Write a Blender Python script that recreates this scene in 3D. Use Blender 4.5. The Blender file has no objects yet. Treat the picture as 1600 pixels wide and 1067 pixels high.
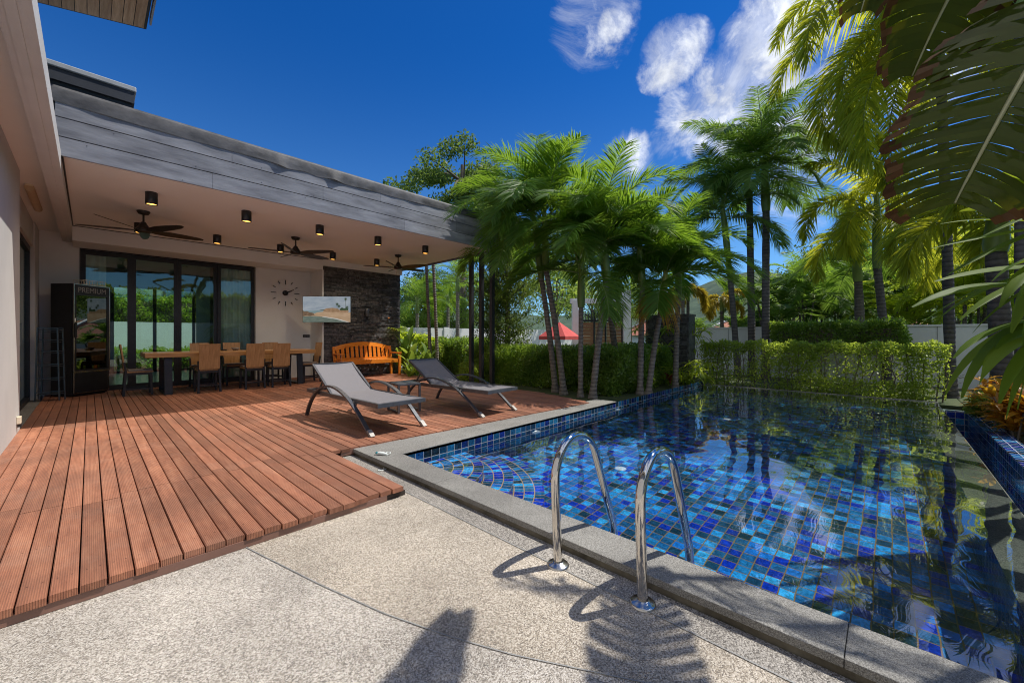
import bpy, math, random
import numpy as np
from mathutils import Vector, Matrix
S = bpy.context.scene
COL = S.collection
R = math.radians
PI = math.pi

# ------------------------------------------------------------------ camera
CAM_H = 1.03
F_PX, CX, HY = 621.37, 800.0, 525.0
AZ = R(43.273)
FX, FY = math.cos(AZ), math.sin(AZ)
RX, RY = math.sin(AZ), -math.cos(AZ)
cam = bpy.data.objects.new('camera', bpy.data.cameras.new('camera'))
COL.objects.link(cam)
cam.location = (0, 0, CAM_H)
cam.rotation_euler = (R(90), 0, AZ - R(90))
cam.data.sensor_width = 36
cam.data.lens = 36 * F_PX / 1600
cam.data.shift_y = -(533.5 - HY) / 1600
cam.data.clip_start = 0.05
cam.data.clip_end = 2000
S.camera = cam

def at(u, v, d):
    """world point seen at photo pixel (u, v) at depth d in front of the camera"""
    r = d * (u - CX) / F_PX
    return Vector((FX * d + RX * r, FY * d + RY * r, CAM_H + d * (HY - v) / F_PX))

def gd(u, d, z=0.0):
    r = d * (u - CX) / F_PX
    return Vector((FX * d + RX * r, FY * d + RY * r, z))

# ------------------------------------------------------------------ render + light
S.view_settings.view_transform = 'Standard'
S.view_settings.look = 'None'
S.view_settings.exposure = 0.47
S.view_settings.gamma = 1.0
S.render.engine = 'CYCLES'
S.cycles.use_denoising = True
S.cycles.max_bounces = 12
S.cycles.diffuse_bounces = 5
S.cycles.transparent_max_bounces = 12
S.cycles.sample_clamp_indirect = 6.0
S.cycles.blur_glossy = 0.5
S.cycles.pixel_filter_type = 'BLACKMAN_HARRIS'
S.cycles.filter_width = 1.05

SUN = Vector((0.5, -0.31, 1.0)).normalized()
sun_el = math.asin(SUN.z)
sl = bpy.data.lights.new('sun', 'SUN')
sl.energy = 3.6
sl.angle = R(0.5)
sl.color = (1.0, 0.955, 0.88)
sl.cycles.is_caustics_light = True
so = bpy.data.objects.new('sun', sl)
COL.objects.link(so)
so.rotation_euler = (-SUN).to_track_quat('-Z', 'Y').to_euler()
so.location = (8, -6, 14)

def nd(nt, t, **kw):
    n = nt.nodes.new(t)
    for k, v in kw.items():
        setattr(n, k, v)
    return n

def setin(n, **kw):
    for k, v in kw.items():
        n.inputs[k.replace('_', ' ')].default_value = v

W = bpy.data.worlds.new('World')
S.world = W
W.use_nodes = True
nt = W.node_tree
bg = nt.nodes['Background']
sky = nd(nt, 'ShaderNodeTexSky', sky_type='NISHITA', sun_disc=False)
sky.sun_elevation = sun_el
sky.sun_rotation = math.atan2(SUN.x, SUN.y)
sky.altitude = 300
sky.air_density = 1.0
sky.dust_density = 0.15
sky.ozone_density = 3.0
bg.inputs['Strength'].default_value = 0.15
hs = nd(nt, 'ShaderNodeHueSaturation')
hs.inputs['Saturation'].default_value = 1.15
hs.inputs['Value'].default_value = 1.0
nt.links.new(sky.outputs[0], hs.inputs['Color'])
# clouds, placed by direction in the sky
tc = nd(nt, 'ShaderNodeTexCoord')
nrm = nd(nt, 'ShaderNodeVectorMath', operation='NORMALIZE')
nt.links.new(tc.outputs['Generated'], nrm.inputs[0])
def cloud_dir(u, v):
    return (at(u, v, 1.0) - Vector((0, 0, CAM_H))).normalized()
spots = [((925, 42), 6.5, .56), ((958, 38), 2.8, .85), ((1052, 88), 4.4, .95), ((1078, 66), 3.0, .8), ((1030, 110), 3.4, .6),
         ((1245, 20), 6.5, 1.0), ((1180, 70), 4.6, .95), ((1205, 110), 5.4, 1.0), ((1140, 150), 6.5, .98), ((1085, 185), 5.6, .85),
         ((1050, 215), 3.6, .6), ((1160, 200), 5.5, .8), ((985, 243), 4.0, .7), ((1260, 215), 5.2, .85), ((1310, 110), 5.5, .6),
         ((1240, 330), 5.0, .35), ((1430, 90), 6.5, .8), ((1520, -60), 7.5, .8), ((1350, -80), 6.5, .8), ((1240, 290), 4.5, .5),
         ((640, 430), 6.0, .4), ((1000, -260), 9.0, .8), ((300, -600), 14.0, .7)]
def sky_dir(az, el):
    az = AZ - R(az); el = R(el)
    return Vector((math.cos(az) * math.cos(el), math.sin(az) * math.cos(el), math.sin(el)))
# broad unseen cloud banks added behind the camera and far left for fill light
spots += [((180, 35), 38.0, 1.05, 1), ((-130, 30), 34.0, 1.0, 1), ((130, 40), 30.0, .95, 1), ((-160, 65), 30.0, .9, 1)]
acc = None
for (uv, rad, amp, *fill_bank) in spots:
    c = sky_dir(*uv) if fill_bank else cloud_dir(*uv)
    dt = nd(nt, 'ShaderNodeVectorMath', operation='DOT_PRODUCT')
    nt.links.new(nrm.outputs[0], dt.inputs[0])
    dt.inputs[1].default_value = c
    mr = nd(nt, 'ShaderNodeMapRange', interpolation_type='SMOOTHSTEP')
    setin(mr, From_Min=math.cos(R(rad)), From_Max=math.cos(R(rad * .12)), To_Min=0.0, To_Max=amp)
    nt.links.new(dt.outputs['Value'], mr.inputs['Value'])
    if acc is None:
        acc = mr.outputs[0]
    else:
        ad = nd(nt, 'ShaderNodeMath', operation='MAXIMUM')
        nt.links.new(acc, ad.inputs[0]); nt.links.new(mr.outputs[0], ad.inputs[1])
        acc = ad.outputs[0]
mp = nd(nt, 'ShaderNodeMapping')
mp.inputs['Scale'].default_value = (1.0, 1.0, 1.25)
nt.links.new(nrm.outputs[0], mp.inputs[0])
nz = nd(nt, 'ShaderNodeTexNoise')
setin(nz, Scale=9.0, Detail=14.0, Roughness=0.66, Distortion=0.3)
nt.links.new(mp.outputs[0], nz.inputs['Vector'])
sb = nd(nt, 'ShaderNodeMath', operation='MULTIPLY_ADD')
nt.links.new(nz.outputs[0], sb.inputs[0]); sb.inputs[1].default_value = 4.6; sb.inputs[2].default_value = -2.85
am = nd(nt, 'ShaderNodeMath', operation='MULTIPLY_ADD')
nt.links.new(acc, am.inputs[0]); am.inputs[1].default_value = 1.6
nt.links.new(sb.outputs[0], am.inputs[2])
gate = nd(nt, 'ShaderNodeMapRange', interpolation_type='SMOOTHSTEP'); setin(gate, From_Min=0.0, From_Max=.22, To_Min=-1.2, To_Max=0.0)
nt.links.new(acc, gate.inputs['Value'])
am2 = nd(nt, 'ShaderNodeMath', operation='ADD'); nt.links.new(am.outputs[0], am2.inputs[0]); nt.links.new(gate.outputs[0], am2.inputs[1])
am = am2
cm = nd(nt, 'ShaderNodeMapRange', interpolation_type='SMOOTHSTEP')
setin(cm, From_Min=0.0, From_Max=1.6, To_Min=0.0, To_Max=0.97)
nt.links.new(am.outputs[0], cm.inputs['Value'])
# a thin ragged veil round each cloud
nv = nd(nt, 'ShaderNodeTexNoise'); setin(nv, Scale=5.5, Detail=12.0, Roughness=.72, Distortion=1.1)
nt.links.new(mp.outputs[0], nv.inputs['Vector'])
v1 = nd(nt, 'ShaderNodeMath', operation='MULTIPLY_ADD'); v1.inputs[1].default_value = 4.0; v1.inputs[2].default_value = -2.3
nt.links.new(nv.outputs[0], v1.inputs[0])
v2 = nd(nt, 'ShaderNodeMath', operation='MULTIPLY_ADD'); v2.inputs[1].default_value = 1.5
nt.links.new(acc, v2.inputs[0]); nt.links.new(v1.outputs[0], v2.inputs[2])
v2b = nd(nt, 'ShaderNodeMath', operation='ADD'); nt.links.new(v2.outputs[0], v2b.inputs[0]); nt.links.new(gate.outputs[0], v2b.inputs[1])
v3 = nd(nt, 'ShaderNodeMapRange', interpolation_type='SMOOTHSTEP'); setin(v3, From_Min=-.1, From_Max=1.9, To_Min=0, To_Max=.62)
nt.links.new(v2b.outputs[0], v3.inputs['Value'])
cmx = nd(nt, 'ShaderNodeMath', operation='MAXIMUM'); nt.links.new(cm.outputs[0], cmx.inputs[0]); nt.links.new(v3.outputs[0], cmx.inputs[1])
nz2 = nd(nt, 'ShaderNodeTexNoise')
setin(nz2, Scale=17.0, Detail=6.0, Roughness=0.6)
nt.links.new(nrm.outputs[0], nz2.inputs['Vector'])
cr = nd(nt, 'ShaderNodeMapRange')
setin(cr, From_Min=.35, From_Max=.65, To_Min=4.2, To_Max=6.2)
nt.links.new(nz2.outputs[0], cr.inputs['Value'])
cc = nd(nt, 'ShaderNodeVectorMath', operation='SCALE')
cc.inputs[0].default_value = (.93, .96, 1.0)
nt.links.new(cr.outputs[0], cc.inputs['Scale'])
mxw = nd(nt, 'ShaderNodeMix', data_type='RGBA')
nt.links.new(cmx.outputs[0], mxw.inputs['Factor'])
tint = nd(nt, 'ShaderNodeVectorMath', operation='MULTIPLY')
nt.links.new(hs.outputs[0], tint.inputs[0])
# the deep polarised blue overhead pales towards the horizon
sz_ = nd(nt, 'ShaderNodeSeparateXYZ'); nt.links.new(nrm.outputs[0], sz_.inputs[0])
ez = nd(nt, 'ShaderNodeMapRange', interpolation_type='SMOOTHSTEP'); setin(ez, From_Min=.1, From_Max=.62, To_Min=0, To_Max=1)
nt.links.new(sz_.outputs['Z'], ez.inputs['Value'])
tm = nd(nt, 'ShaderNodeMix', data_type='RGBA')
tm.inputs["A"].default_value = (.34, .5, .64, 1); tm.inputs['B'].default_value = (.055, .31, .58, 1)
nt.links.new(ez.outputs[0], tm.inputs['Factor']); nt.links.new(tm.outputs['Result'], tint.inputs[1])
nt.links.new(tint.outputs[0], mxw.inputs['A'])
nt.links.new(cc.outputs[0], mxw.inputs['B'])
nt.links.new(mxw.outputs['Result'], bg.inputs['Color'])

# ------------------------------------------------------------------ materials
def new_mat(name):
    m = bpy.data.materials.new(name)
    m.use_nodes = True
    t = m.node_tree
    return m, t, t.nodes['Principled BSDF']

def pmat(name, c1, c2=None, scale=6.0, rough=.6, metal=0.0, bump=0.0, bscale=60.0, spec=.5, detail=5.0, stretch=None, coat=0.0, island=0.0, emit=None):
    """painted / plain surface with mottled colour and fine bump, in world coordinates"""
    m, t, b = new_mat(name)
    b.inputs['Roughness'].default_value = rough
    b.inputs['Metallic'].default_value = metal
    b.inputs['Specular IOR Level'].default_value = spec
    b.inputs['Coat Weight'].default_value = coat
    g = nd(t, 'ShaderNodeTexCoord')
    vec = g.outputs['Object']
    if stretch:
        mpn = nd(t, 'ShaderNodeMapping'); mpn.inputs['Scale'].default_value = stretch
        t.links.new(vec, mpn.inputs[0]); vec = mpn.outputs[0]
    out = None
    if c2 is not None:
        n = nd(t, 'ShaderNodeTexNoise'); setin(n, Scale=scale, Detail=detail, Roughness=.6)
        t.links.new(vec, n.inputs['Vector'])
        r = nd(t, 'ShaderNodeValToRGB')
        r.color_ramp.elements[0].position = .32; r.color_ramp.elements[0].color = (*c1, 1)
        r.color_ramp.elements[1].position = .68; r.color_ramp.elements[1].color = (*c2, 1)
        t.links.new(n.outputs[0], r.inputs[0])
        out = r.outputs[0]
    else:
        b.inputs['Base Color'].default_value = (*c1, 1)
    if island and out:
        ge = nd(t, 'ShaderNodeNewGeometry')
        ma = nd(t, 'ShaderNodeMapRange'); setin(ma, To_Min=1 - island, To_Max=1 + island)
        t.links.new(ge.outputs['Random Per Island'], ma.inputs['Value'])
        h = nd(t, 'ShaderNodeHueSaturation'); t.links.new(out, h.inputs['Color']); t.links.new(ma.outputs[0], h.inputs['Value'])
        out = h.outputs[0]
    if out:
        t.links.new(out, b.inputs['Base Color'])
    if bump:
        n2 = nd(t, 'ShaderNodeTexNoise'); setin(n2, Scale=bscale, Detail=4.0)
        t.links.new(vec, n2.inputs['Vector'])
        bp = nd(t, 'ShaderNodeBump'); setin(bp, Strength=bump, Distance=.01)
        t.links.new(n2.outputs[0], bp.inputs['Height'])
        t.links.new(bp.outputs[0], b.inputs['Normal'])
    if emit:
        b.inputs['Emission Color'].default_value = (*emit[0], 1); b.inputs['Emission Strength'].default_value = emit[1]
    return m

def leafmat(name, c1, c2, tr, trans=.4, rough=.38, spec=.45):
    """leaf: diffuse + gloss on the face, light coming through from behind; each leaf its own tint"""
    m, t, b = new_mat(name)
    ge = nd(t, 'ShaderNodeNewGeometry')
    r = nd(t, 'ShaderNodeValToRGB')
    r.color_ramp.elements[0].color = (*c1, 1); r.color_ramp.elements[1].color = (*c2, 1)
    t.links.new(ge.outputs['Random Per Island'], r.inputs[0])
    t.links.new(r.outputs[0], b.inputs['Base Color'])
    b.inputs['Roughness'].default_value = rough
    b.inputs['Specular IOR Level'].default_value = spec
    tl = nd(t, 'ShaderNodeBsdfTranslucent')
    r2 = nd(t, 'ShaderNodeValToRGB')
    r2.color_ramp.elements[0].color = (tr[0] * .7, tr[1] * .75, tr[2] * .7, 1); r2.color_ramp.elements[1].color = (*tr, 1)
    t.links.new(ge.outputs['Random Per Island'], r2.inputs[0])
    t.links.new(r2.outputs[0], tl.inputs[0])
    mx = nd(t, 'ShaderNodeMixShader'); mx.inputs[0].default_value = trans
    t.links.new(b.outputs[0], mx.inputs[1]); t.links.new(tl.outputs[0], mx.inputs[2])
    t.links.new(mx.outputs[0], t.nodes['Material Output'].inputs[0])
    return m

def wood(name, c1, c2, axis=0, rough=.5, gscale=1.0, coat=0.0, island=.15):
    st = [14.0 * gscale] * 3; st[axis] = 1.2 * gscale
    return pmat(name, c1, c2, scale=2.0, rough=rough, bump=.15, bscale=8.0, stretch=tuple(st), coat=coat, island=island)

def glassmat(name, tint, boost=.06):
    m, t, b = new_mat(name)
    t.nodes.remove(b)
    tr = nd(t, 'ShaderNodeBsdfTransparent'); tr.inputs[0].default_value = (*tint, 1)
    gl = nd(t, 'ShaderNodeBsdfGlossy'); gl.inputs['Roughness'].default_value = 0.0; gl.inputs[0].default_value = (.9, 1, .95, 1)
    fr = nd(t, 'ShaderNodeFresnel'); fr.inputs[0].default_value = 1.6
    ad = nd(t, 'ShaderNodeMath', operation='ADD'); ad.inputs[1].default_value = boost
    t.links.new(fr.outputs[0], ad.inputs[0])
    mx = nd(t, 'ShaderNodeMixShader')
    t.links.new(ad.outputs[0], mx.inputs[0]); t.links.new(tr.outputs[0], mx.inputs[1]); t.links.new(gl.outputs[0], mx.inputs[2])
    t.links.new(mx.outputs[0], t.nodes['Material Output'].inputs[0])
    return m

def deckmat():
    m, t, b = new_mat('deck timber')
    ge = nd(t, 'ShaderNodeNewGeometry')
    sx = nd(t, 'ShaderNodeSeparateXYZ'); t.links.new(ge.outputs['Position'], sx.inputs[0])
    mp1 = nd(t, 'ShaderNodeMapping'); mp1.inputs['Scale'].default_value = (9, .9, 4)
    t.links.new(ge.outputs['Position'], mp1.inputs[0])
    ad = nd(t, 'ShaderNodeVectorMath', operation='ADD')
    sc = nd(t, 'ShaderNodeMath', operation='MULTIPLY'); sc.inputs[1].default_value = 40
    t.links.new(ge.outputs['Random Per Island'], sc.inputs[0])
    t.links.new(mp1.outputs[0], ad.inputs[0]); t.links.new(sc.outputs[0], ad.inputs[1])
    n = nd(t, 'ShaderNodeTexNoise'); setin(n, Scale=1.9, Detail=11.0, Roughness=.74)
    t.links.new(ad.outputs[0], n.inputs['Vector'])
    r = nd(t, 'ShaderNodeValToRGB')
    e = r.color_ramp.elements
    e[0].position = .22; e[0].color = (.16, .058, .034, 1)
    e[1].position = .8; e[1].color = (.56, .258, .145, 1)
    x = e.new(.5); x.color = (.365, .145, .08, 1)
    t.links.new(n.outputs[0], r.inputs[0])
    # worn grey-pink patches
    n3 = nd(t, 'ShaderNodeTexNoise'); setin(n3, Scale=2.3, Detail=6.0, Roughness=.7)
    t.links.new(ge.outputs['Position'], n3.inputs['Vector'])
    mr = nd(t, 'ShaderNodeMapRange'); setin(mr, From_Min=.5, From_Max=.75, To_Min=0, To_Max=.45)
    t.links.new(n3.outputs[0], mr.inputs['Value'])
    mx = nd(t, 'ShaderNodeMix', data_type='RGBA'); mx.inputs['B'].default_value = (.46, .262, .18, 1)
    t.links.new(mr.outputs[0], mx.inputs['Factor']); t.links.new(r.outputs[0], mx.inputs['A'])
    n4 = nd(t, 'ShaderNodeTexNoise'); setin(n4, Scale=.9, Detail=5.0, Roughness=.65)
    t.links.new(ge.outputs['Position'], n4.inputs['Vector'])
    md = nd(t, 'ShaderNodeMapRange'); setin(md, From_Min=.43, From_Max=.68, To_Min=0, To_Max=.8)
    t.links.new(n4.outputs[0], md.inputs['Value'])
    mk_ = nd(t, 'ShaderNodeMix', data_type='RGBA'); mk_.inputs['B'].default_value = (.22, .1, .062, 1)
    t.links.new(md.outputs[0], mk_.inputs['Factor']); t.links.new(mx.outputs['Result'], mk_.inputs['A'])
    mx = mk_
    h = nd(t, 'ShaderNodeHueSaturation')
    ma = nd(t, 'ShaderNodeMapRange'); setin(ma, To_Min=.7, To_Max=1.16)
    t.links.new(ge.outputs['Random Per Island'], ma.inputs['Value'])
    t.links.new(ma.outputs[0], h.inputs['Value']); t.links.new(mx.outputs['Result'], h.inputs['Color'])
    def MA(op, *a):
        n_ = nd(t, 'ShaderNodeMath', operation=op)
        for i_, q_ in enumerate(a):
            if isinstance(q_, (int, float)): n_.inputs[i_].default_value = q_
            else: t.links.new(q_, n_.inputs[i_])
        return n_.outputs[0]
    gro = MA('MULTIPLY_ADD', MA('SINE', MA('MULTIPLY', sx.outputs['X'], 2 * PI / .0072)), .13, .98)
    fx = MA('FRACT', MA('DIVIDE', MA('ADD', sx.outputs['X'], .53), .0838))
    fy = MA('SUBTRACT', MA('FRACT', MA('DIVIDE', MA('ADD', sx.outputs['Y'], -2.36), .42)), .5)
    fx2 = MA('SUBTRACT', MA('ABSOLUTE', MA('SUBTRACT', fx, .465)), .24)
    ds = MA('SQRT', MA('ADD', MA('POWER', MA('MULTIPLY', fx2, .0838), 2.0), MA('POWER', MA('MULTIPLY', fy, .42), 2.0)))
    scr_ = MA('MULTIPLY_ADD', MA('LESS_THAN', ds, .0034), -.72, 1.0)
    h2 = nd(t, 'ShaderNodeHueSaturation'); t.links.new(h.outputs[0], h2.inputs['Color']); t.links.new(MA('MULTIPLY', gro, scr_), h2.inputs['Value'])
    t.links.new(h2.outputs[0], b.inputs['Base Color'])
    rr = nd(t, 'ShaderNodeMapRange'); setin(rr, To_Min=.42, To_Max=.75)
    t.links.new(n.outputs[0], rr.inputs['Value']); t.links.new(rr.outputs[0], b.inputs['Roughness'])
    # milled grooves along each board
    mu = nd(t, 'ShaderNodeMath', operation='MULTIPLY'); mu.inputs[1].default_value = 2 * PI / .0072
    t.links.new(sx.outputs['X'], mu.inputs[0])
    sn = nd(t, 'ShaderNodeMath', operation='SINE'); t.links.new(mu.outputs[0], sn.inputs[0])
    bp = nd(t, 'ShaderNodeBump'); setin(bp, Strength=.5, Distance=.0016)
    t.links.new(sn.outputs[0], bp.inputs['Height'])
    bp2 = nd(t, 'ShaderNodeBump'); setin(bp2, Strength=.35, Distance=.004)
    t.links.new(n.outputs[0], bp2.inputs['Height']); t.links.new(bp.outputs[0], bp2.inputs['Normal'])
    t.links.new(bp2.outputs[0], b.inputs['Normal'])
    return m

def pebblemat(name, ca, cb, cdark, scale=160.0):
    """washed aggregate: small stones of mixed colour set in cement, with broad weathering"""
    m, t, b = new_mat(name)
    ge = nd(t, 'ShaderNodeNewGeometry')
    v = nd(t, 'ShaderNodeTexVoronoi'); setin(v, Scale=scale)
    t.links.new(ge.outputs['Position'], v.inputs['Vector'])
    sp = nd(t, 'ShaderNodeSeparateColor'); t.links.new(v.outputs['Color'], sp.inputs[0])
    r = nd(t, 'ShaderNodeValToRGB'); e = r.color_ramp.elements
    e[0].position = 0; e[0].color = (*cdark, 1); e[1].position = 1; e[1].color = (*cb, 1)
    x = e.new(.22); x.color = (ca[0] * .62, ca[1] * .6, ca[2] * .58, 1)
    x = e.new(.5); x.color = (*ca, 1)
    t.links.new(sp.outputs['Red'], r.inputs[0])
    n = nd(t, 'ShaderNodeTexNoise'); setin(n, Scale=1.3, Detail=7.0, Roughness=.65)
    t.links.new(ge.outputs['Position'], n.inputs['Vector'])
    ma = nd(t, 'ShaderNodeMapRange'); setin(ma, From_Min=.3, From_Max=.7, To_Min=.68, To_Max=1.14)
    t.links.new(n.outputs[0], ma.inputs['Value'])
    h = nd(t, 'ShaderNodeHueSaturation'); t.links.new(r.outputs[0], h.inputs['Color']); t.links.new(ma.outputs[0], h.inputs['Value'])
    t.links.new(h.outputs[0], b.inputs['Base Color'])
    b.inputs['Roughness'].default_value = .7
    bp = nd(t, 'ShaderNodeBump', invert=True); setin(bp, Strength=.55, Distance=.004)
    t.links.new(v.outputs['Distance'], bp.inputs['Height']); t.links.new(bp.outputs[0], b.inputs['Normal'])
    return m

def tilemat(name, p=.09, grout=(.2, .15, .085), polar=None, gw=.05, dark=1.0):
    """glazed pool tiles: each tile a random blue with a cloudy glaze, grout between"""
    m, t, b = new_mat(name)
    ge = nd(t, 'ShaderNodeNewGeometry')
    pos = ge.outputs['Position']
    if polar:
        cx, cy = polar
        sx = nd(t, 'ShaderNodeSeparateXYZ'); t.links.new(pos, sx.inputs[0])
        def M(op, a, bb=None):
            n = nd(t, 'ShaderNodeMath', operation=op)
            for i, q in enumerate((a, bb)):
                if q is None: continue
                if isinstance(q, (int, float)): n.inputs[i].default_value = q
                else: t.links.new(q, n.inputs[i])
            return n.outputs[0]
        dx = M('SUBTRACT', sx.outputs['X'], cx); dy = M('SUBTRACT', cy, sx.outputs['Y'])
        rr = M('SQRT', M('ADD', M('MULTIPLY', dx, dx), M('MULTIPLY', dy, dy)))
        ring = M('FLOOR', M('DIVIDE', rr, p))
        per = M('ADD', M('MULTIPLY', M('FLOOR', M('MULTIPLY', ring, .5)), 4.0), 7.0)
        ang = M('MULTIPLY', M('ARCTAN2', dy, dx), M('DIVIDE', per, PI / 2))
        cb = nd(t, 'ShaderNodeCombineXYZ')
        t.links.new(M('DIVIDE', rr, p), cb.inputs[0]); t.links.new(ang, cb.inputs[1])
        zt = M('DIVIDE', sx.outputs['Z'], p); t.links.new(zt, cb.inputs[2])
        vec = cb.outputs[0]
    else:
        vs = nd(t, 'ShaderNodeVectorMath', operation='SCALE'); vs.inputs['Scale'].default_value = 1 / p
        t.links.new(pos, vs.inputs[0])
        of = nd(t, 'ShaderNodeVectorMath', operation='ADD'); of.inputs[1].default_value = (.31, .27, .13)
        t.links.new(vs.outputs[0], of.inputs[0])
        # slightly uneven hand laid joints
        jn = nd(t, 'ShaderNodeTexNoise'); setin(jn, Scale=9.0, Detail=2.0); t.links.new(pos, jn.inputs['Vector'])
        js = nd(t, 'ShaderNodeVectorMath', operation='MULTIPLY_ADD'); js.inputs[1].default_value = (.09, .09, .09)
        t.links.new(jn.outputs['Color'], js.inputs[0]); t.links.new(of.outputs[0], js.inputs[2])
        vec = js.outputs[0]
    fl = nd(t, 'ShaderNodeVectorMath', operation='FLOOR'); t.links.new(vec, fl.inputs[0])
    fr = nd(t, 'ShaderNodeVectorMath', operation='FRACTION'); t.links.new(vec, fr.inputs[0])
    wn = nd(t, 'ShaderNodeTexWhiteNoise', noise_dimensions='3D'); t.links.new(fl.outputs[0], wn.inputs['Vector'])
    r = nd(t, 'ShaderNodeValToRGB'); r.color_ramp.interpolation = 'CONSTANT'
    cols = [(.003, .022, .21), (.006, .026, .045), (.008, .065, .15), (.003, .026, .3), (.01, .12, .27), (.008, .08, .2), (.016, .2, .44), (.007, .042, .085), (.008, .11, .36), (.026, .26, .5)]
    e = r.color_ramp.elements
    e[0].position = 0; e[0].color = (*[c * dark for c in cols[0]], 1)
    e[1].position = .1; e[1].color = (*[c * dark for c in cols[1]], 1)
    for i in range(2, 10):
        x = e.new(i / 10); x.color = (*[c * dark for c in cols[i]], 1)
    t.links.new(wn.outputs['Value'], r.inputs[0])
    n = nd(t, 'ShaderNodeTexNoise'); setin(n, Scale=30.0, Detail=5.0, Roughness=.65, Distortion=.8)
    t.links.new(pos, n.inputs['Vector'])
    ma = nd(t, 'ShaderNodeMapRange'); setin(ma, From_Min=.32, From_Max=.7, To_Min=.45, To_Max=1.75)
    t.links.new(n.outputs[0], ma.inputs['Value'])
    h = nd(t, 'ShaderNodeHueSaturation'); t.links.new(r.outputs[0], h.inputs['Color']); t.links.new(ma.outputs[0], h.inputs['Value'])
    # distance to the tile edge on the two in-plane axes
    sf = nd(t, 'ShaderNodeSeparateXYZ'); t.links.new(fr.outputs[0], sf.inputs[0])
    sn = nd(t, 'ShaderNodeSeparateXYZ'); t.links.new(ge.outputs['True Normal'], sn.inputs[0])
    ms = []
    for i, ax in enumerate('XYZ'):
        a = nd(t, 'ShaderNodeMath', operation='SUBTRACT'); t.links.new(sf.outputs[ax], a.inputs[0]); a.inputs[1].default_value = .5
        ab = nd(t, 'ShaderNodeMath', operation='ABSOLUTE'); t.links.new(a.outputs[0], ab.inputs[0])
        na = nd(t, 'ShaderNodeMath', operation='ABSOLUTE'); t.links.new(sn.outputs[ax], na.inputs[0])
        if polar:
            # tops use ring + angle, risers use angle + height
            if ax == 'Y':
                ms.append(ab.outputs[0]); continue
            nz_ = nd(t, 'ShaderNodeMath', operation='ABSOLUTE'); t.links.new(sn.outputs['Z'], nz_.inputs[0])
            lt = nd(t, 'ShaderNodeMath', operation='GREATER_THAN' if ax == 'X' else 'LESS_THAN'); t.links.new(nz_.outputs[0], lt.inputs[0]); lt.inputs[1].default_value = .7
        else:
            lt = nd(t, 'ShaderNodeMath', operation='LESS_THAN'); t.links.new(na.outputs[0], lt.inputs[0]); lt.inputs[1].default_value = .7
        mu = nd(t, 'ShaderNodeMath', operation='MULTIPLY'); t.links.new(ab.outputs[0], mu.inputs[0]); t.links.new(lt.outputs[0], mu.inputs[1])
        ms.append(mu.outputs[0])
    m1 = nd(t, 'ShaderNodeMath', operation='MAXIMUM'); t.links.new(ms[0], m1.inputs[0]); t.links.new(ms[1], m1.inputs[1])
    m2 = nd(t, 'ShaderNodeMath', operation='MAXIMUM'); t.links.new(m1.outputs[0], m2.inputs[0]); t.links.new(ms[2], m2.inputs[1])
    gt = nd(t, 'ShaderNodeMapRange'); setin(gt, From_Min=.5 - gw, From_Max=.5 - gw + .015)
    t.links.new(m2.outputs[0], gt.inputs['Value'])
    mx = nd(t, 'ShaderNodeMix', data_type='RGBA'); mx.inputs['B'].default_value = (*grout, 1)
    t.links.new(gt.outputs[0], mx.inputs['Factor']); t.links.new(h.outputs[0], mx.inputs['A'])
    t.links.new(mx.outputs['Result'], b.inputs['Base Color'])
    ro = nd(t, 'ShaderNodeMapRange'); setin(ro, To_Min=.12, To_Max=.8)
    t.links.new(gt.outputs[0], ro.inputs['Value']); t.links.new(ro.outputs[0], b.inputs['Roughness'])
    bp = nd(t, 'ShaderNodeBump', invert=True); setin(bp, Strength=.5, Distance=.003)
    t.links.new(gt.outputs[0], bp.inputs['Height']); t.links.new(bp.outputs[0], b.inputs['Normal'])
    return m

def barkmat(name, c1, c2, ring=26.0):
    m, t, b = new_mat(name)
    g = nd(t, 'ShaderNodeTexCoord')
    n = nd(t, 'ShaderNodeTexNoise'); setin(n, Scale=9.0, Detail=7.0, Roughness=.7)
    t.links.new(g.outputs['Object'], n.inputs['Vector'])
    r = nd(t, 'ShaderNodeValToRGB'); e = r.color_ramp.elements
    e[0].position = .3; e[0].color = (*c1, 1); e[1].position = .7; e[1].color = (*c2, 1)
    t.links.new(n.outputs[0], r.inputs[0])
    w = nd(t, 'ShaderNodeTexWave', bands_direction='Z'); setin(w, Scale=ring / 6.0, Distortion=1.6, Detail=2.0, Detail_Scale=2.0)
    t.links.new(g.outputs['Object'], w.inputs['Vector'])
    ma = nd(t, 'ShaderNodeMapRange'); setin(ma, From_Min=0, From_Max=.35, To_Min=.6, To_Max=1.0)
    t.links.new(w.outputs['Fac'], ma.inputs['Value'])
    h = nd(t, 'ShaderNodeHueSaturation'); t.links.new(r.outputs[0], h.inputs['Color']); t.links.new(ma.outputs[0], h.inputs['Value'])
    t.links.new(h.outputs[0], b.inputs['Base Color'])
    b.inputs['Roughness'].default_value = .85
    bp = nd(t, 'ShaderNodeBump'); setin(bp, Strength=.6, Distance=.012)
    t.links.new(w.outputs['Fac'], bp.inputs['Height']); t.links.new(bp.outputs[0], b.inputs['Normal'])
    return m

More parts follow.
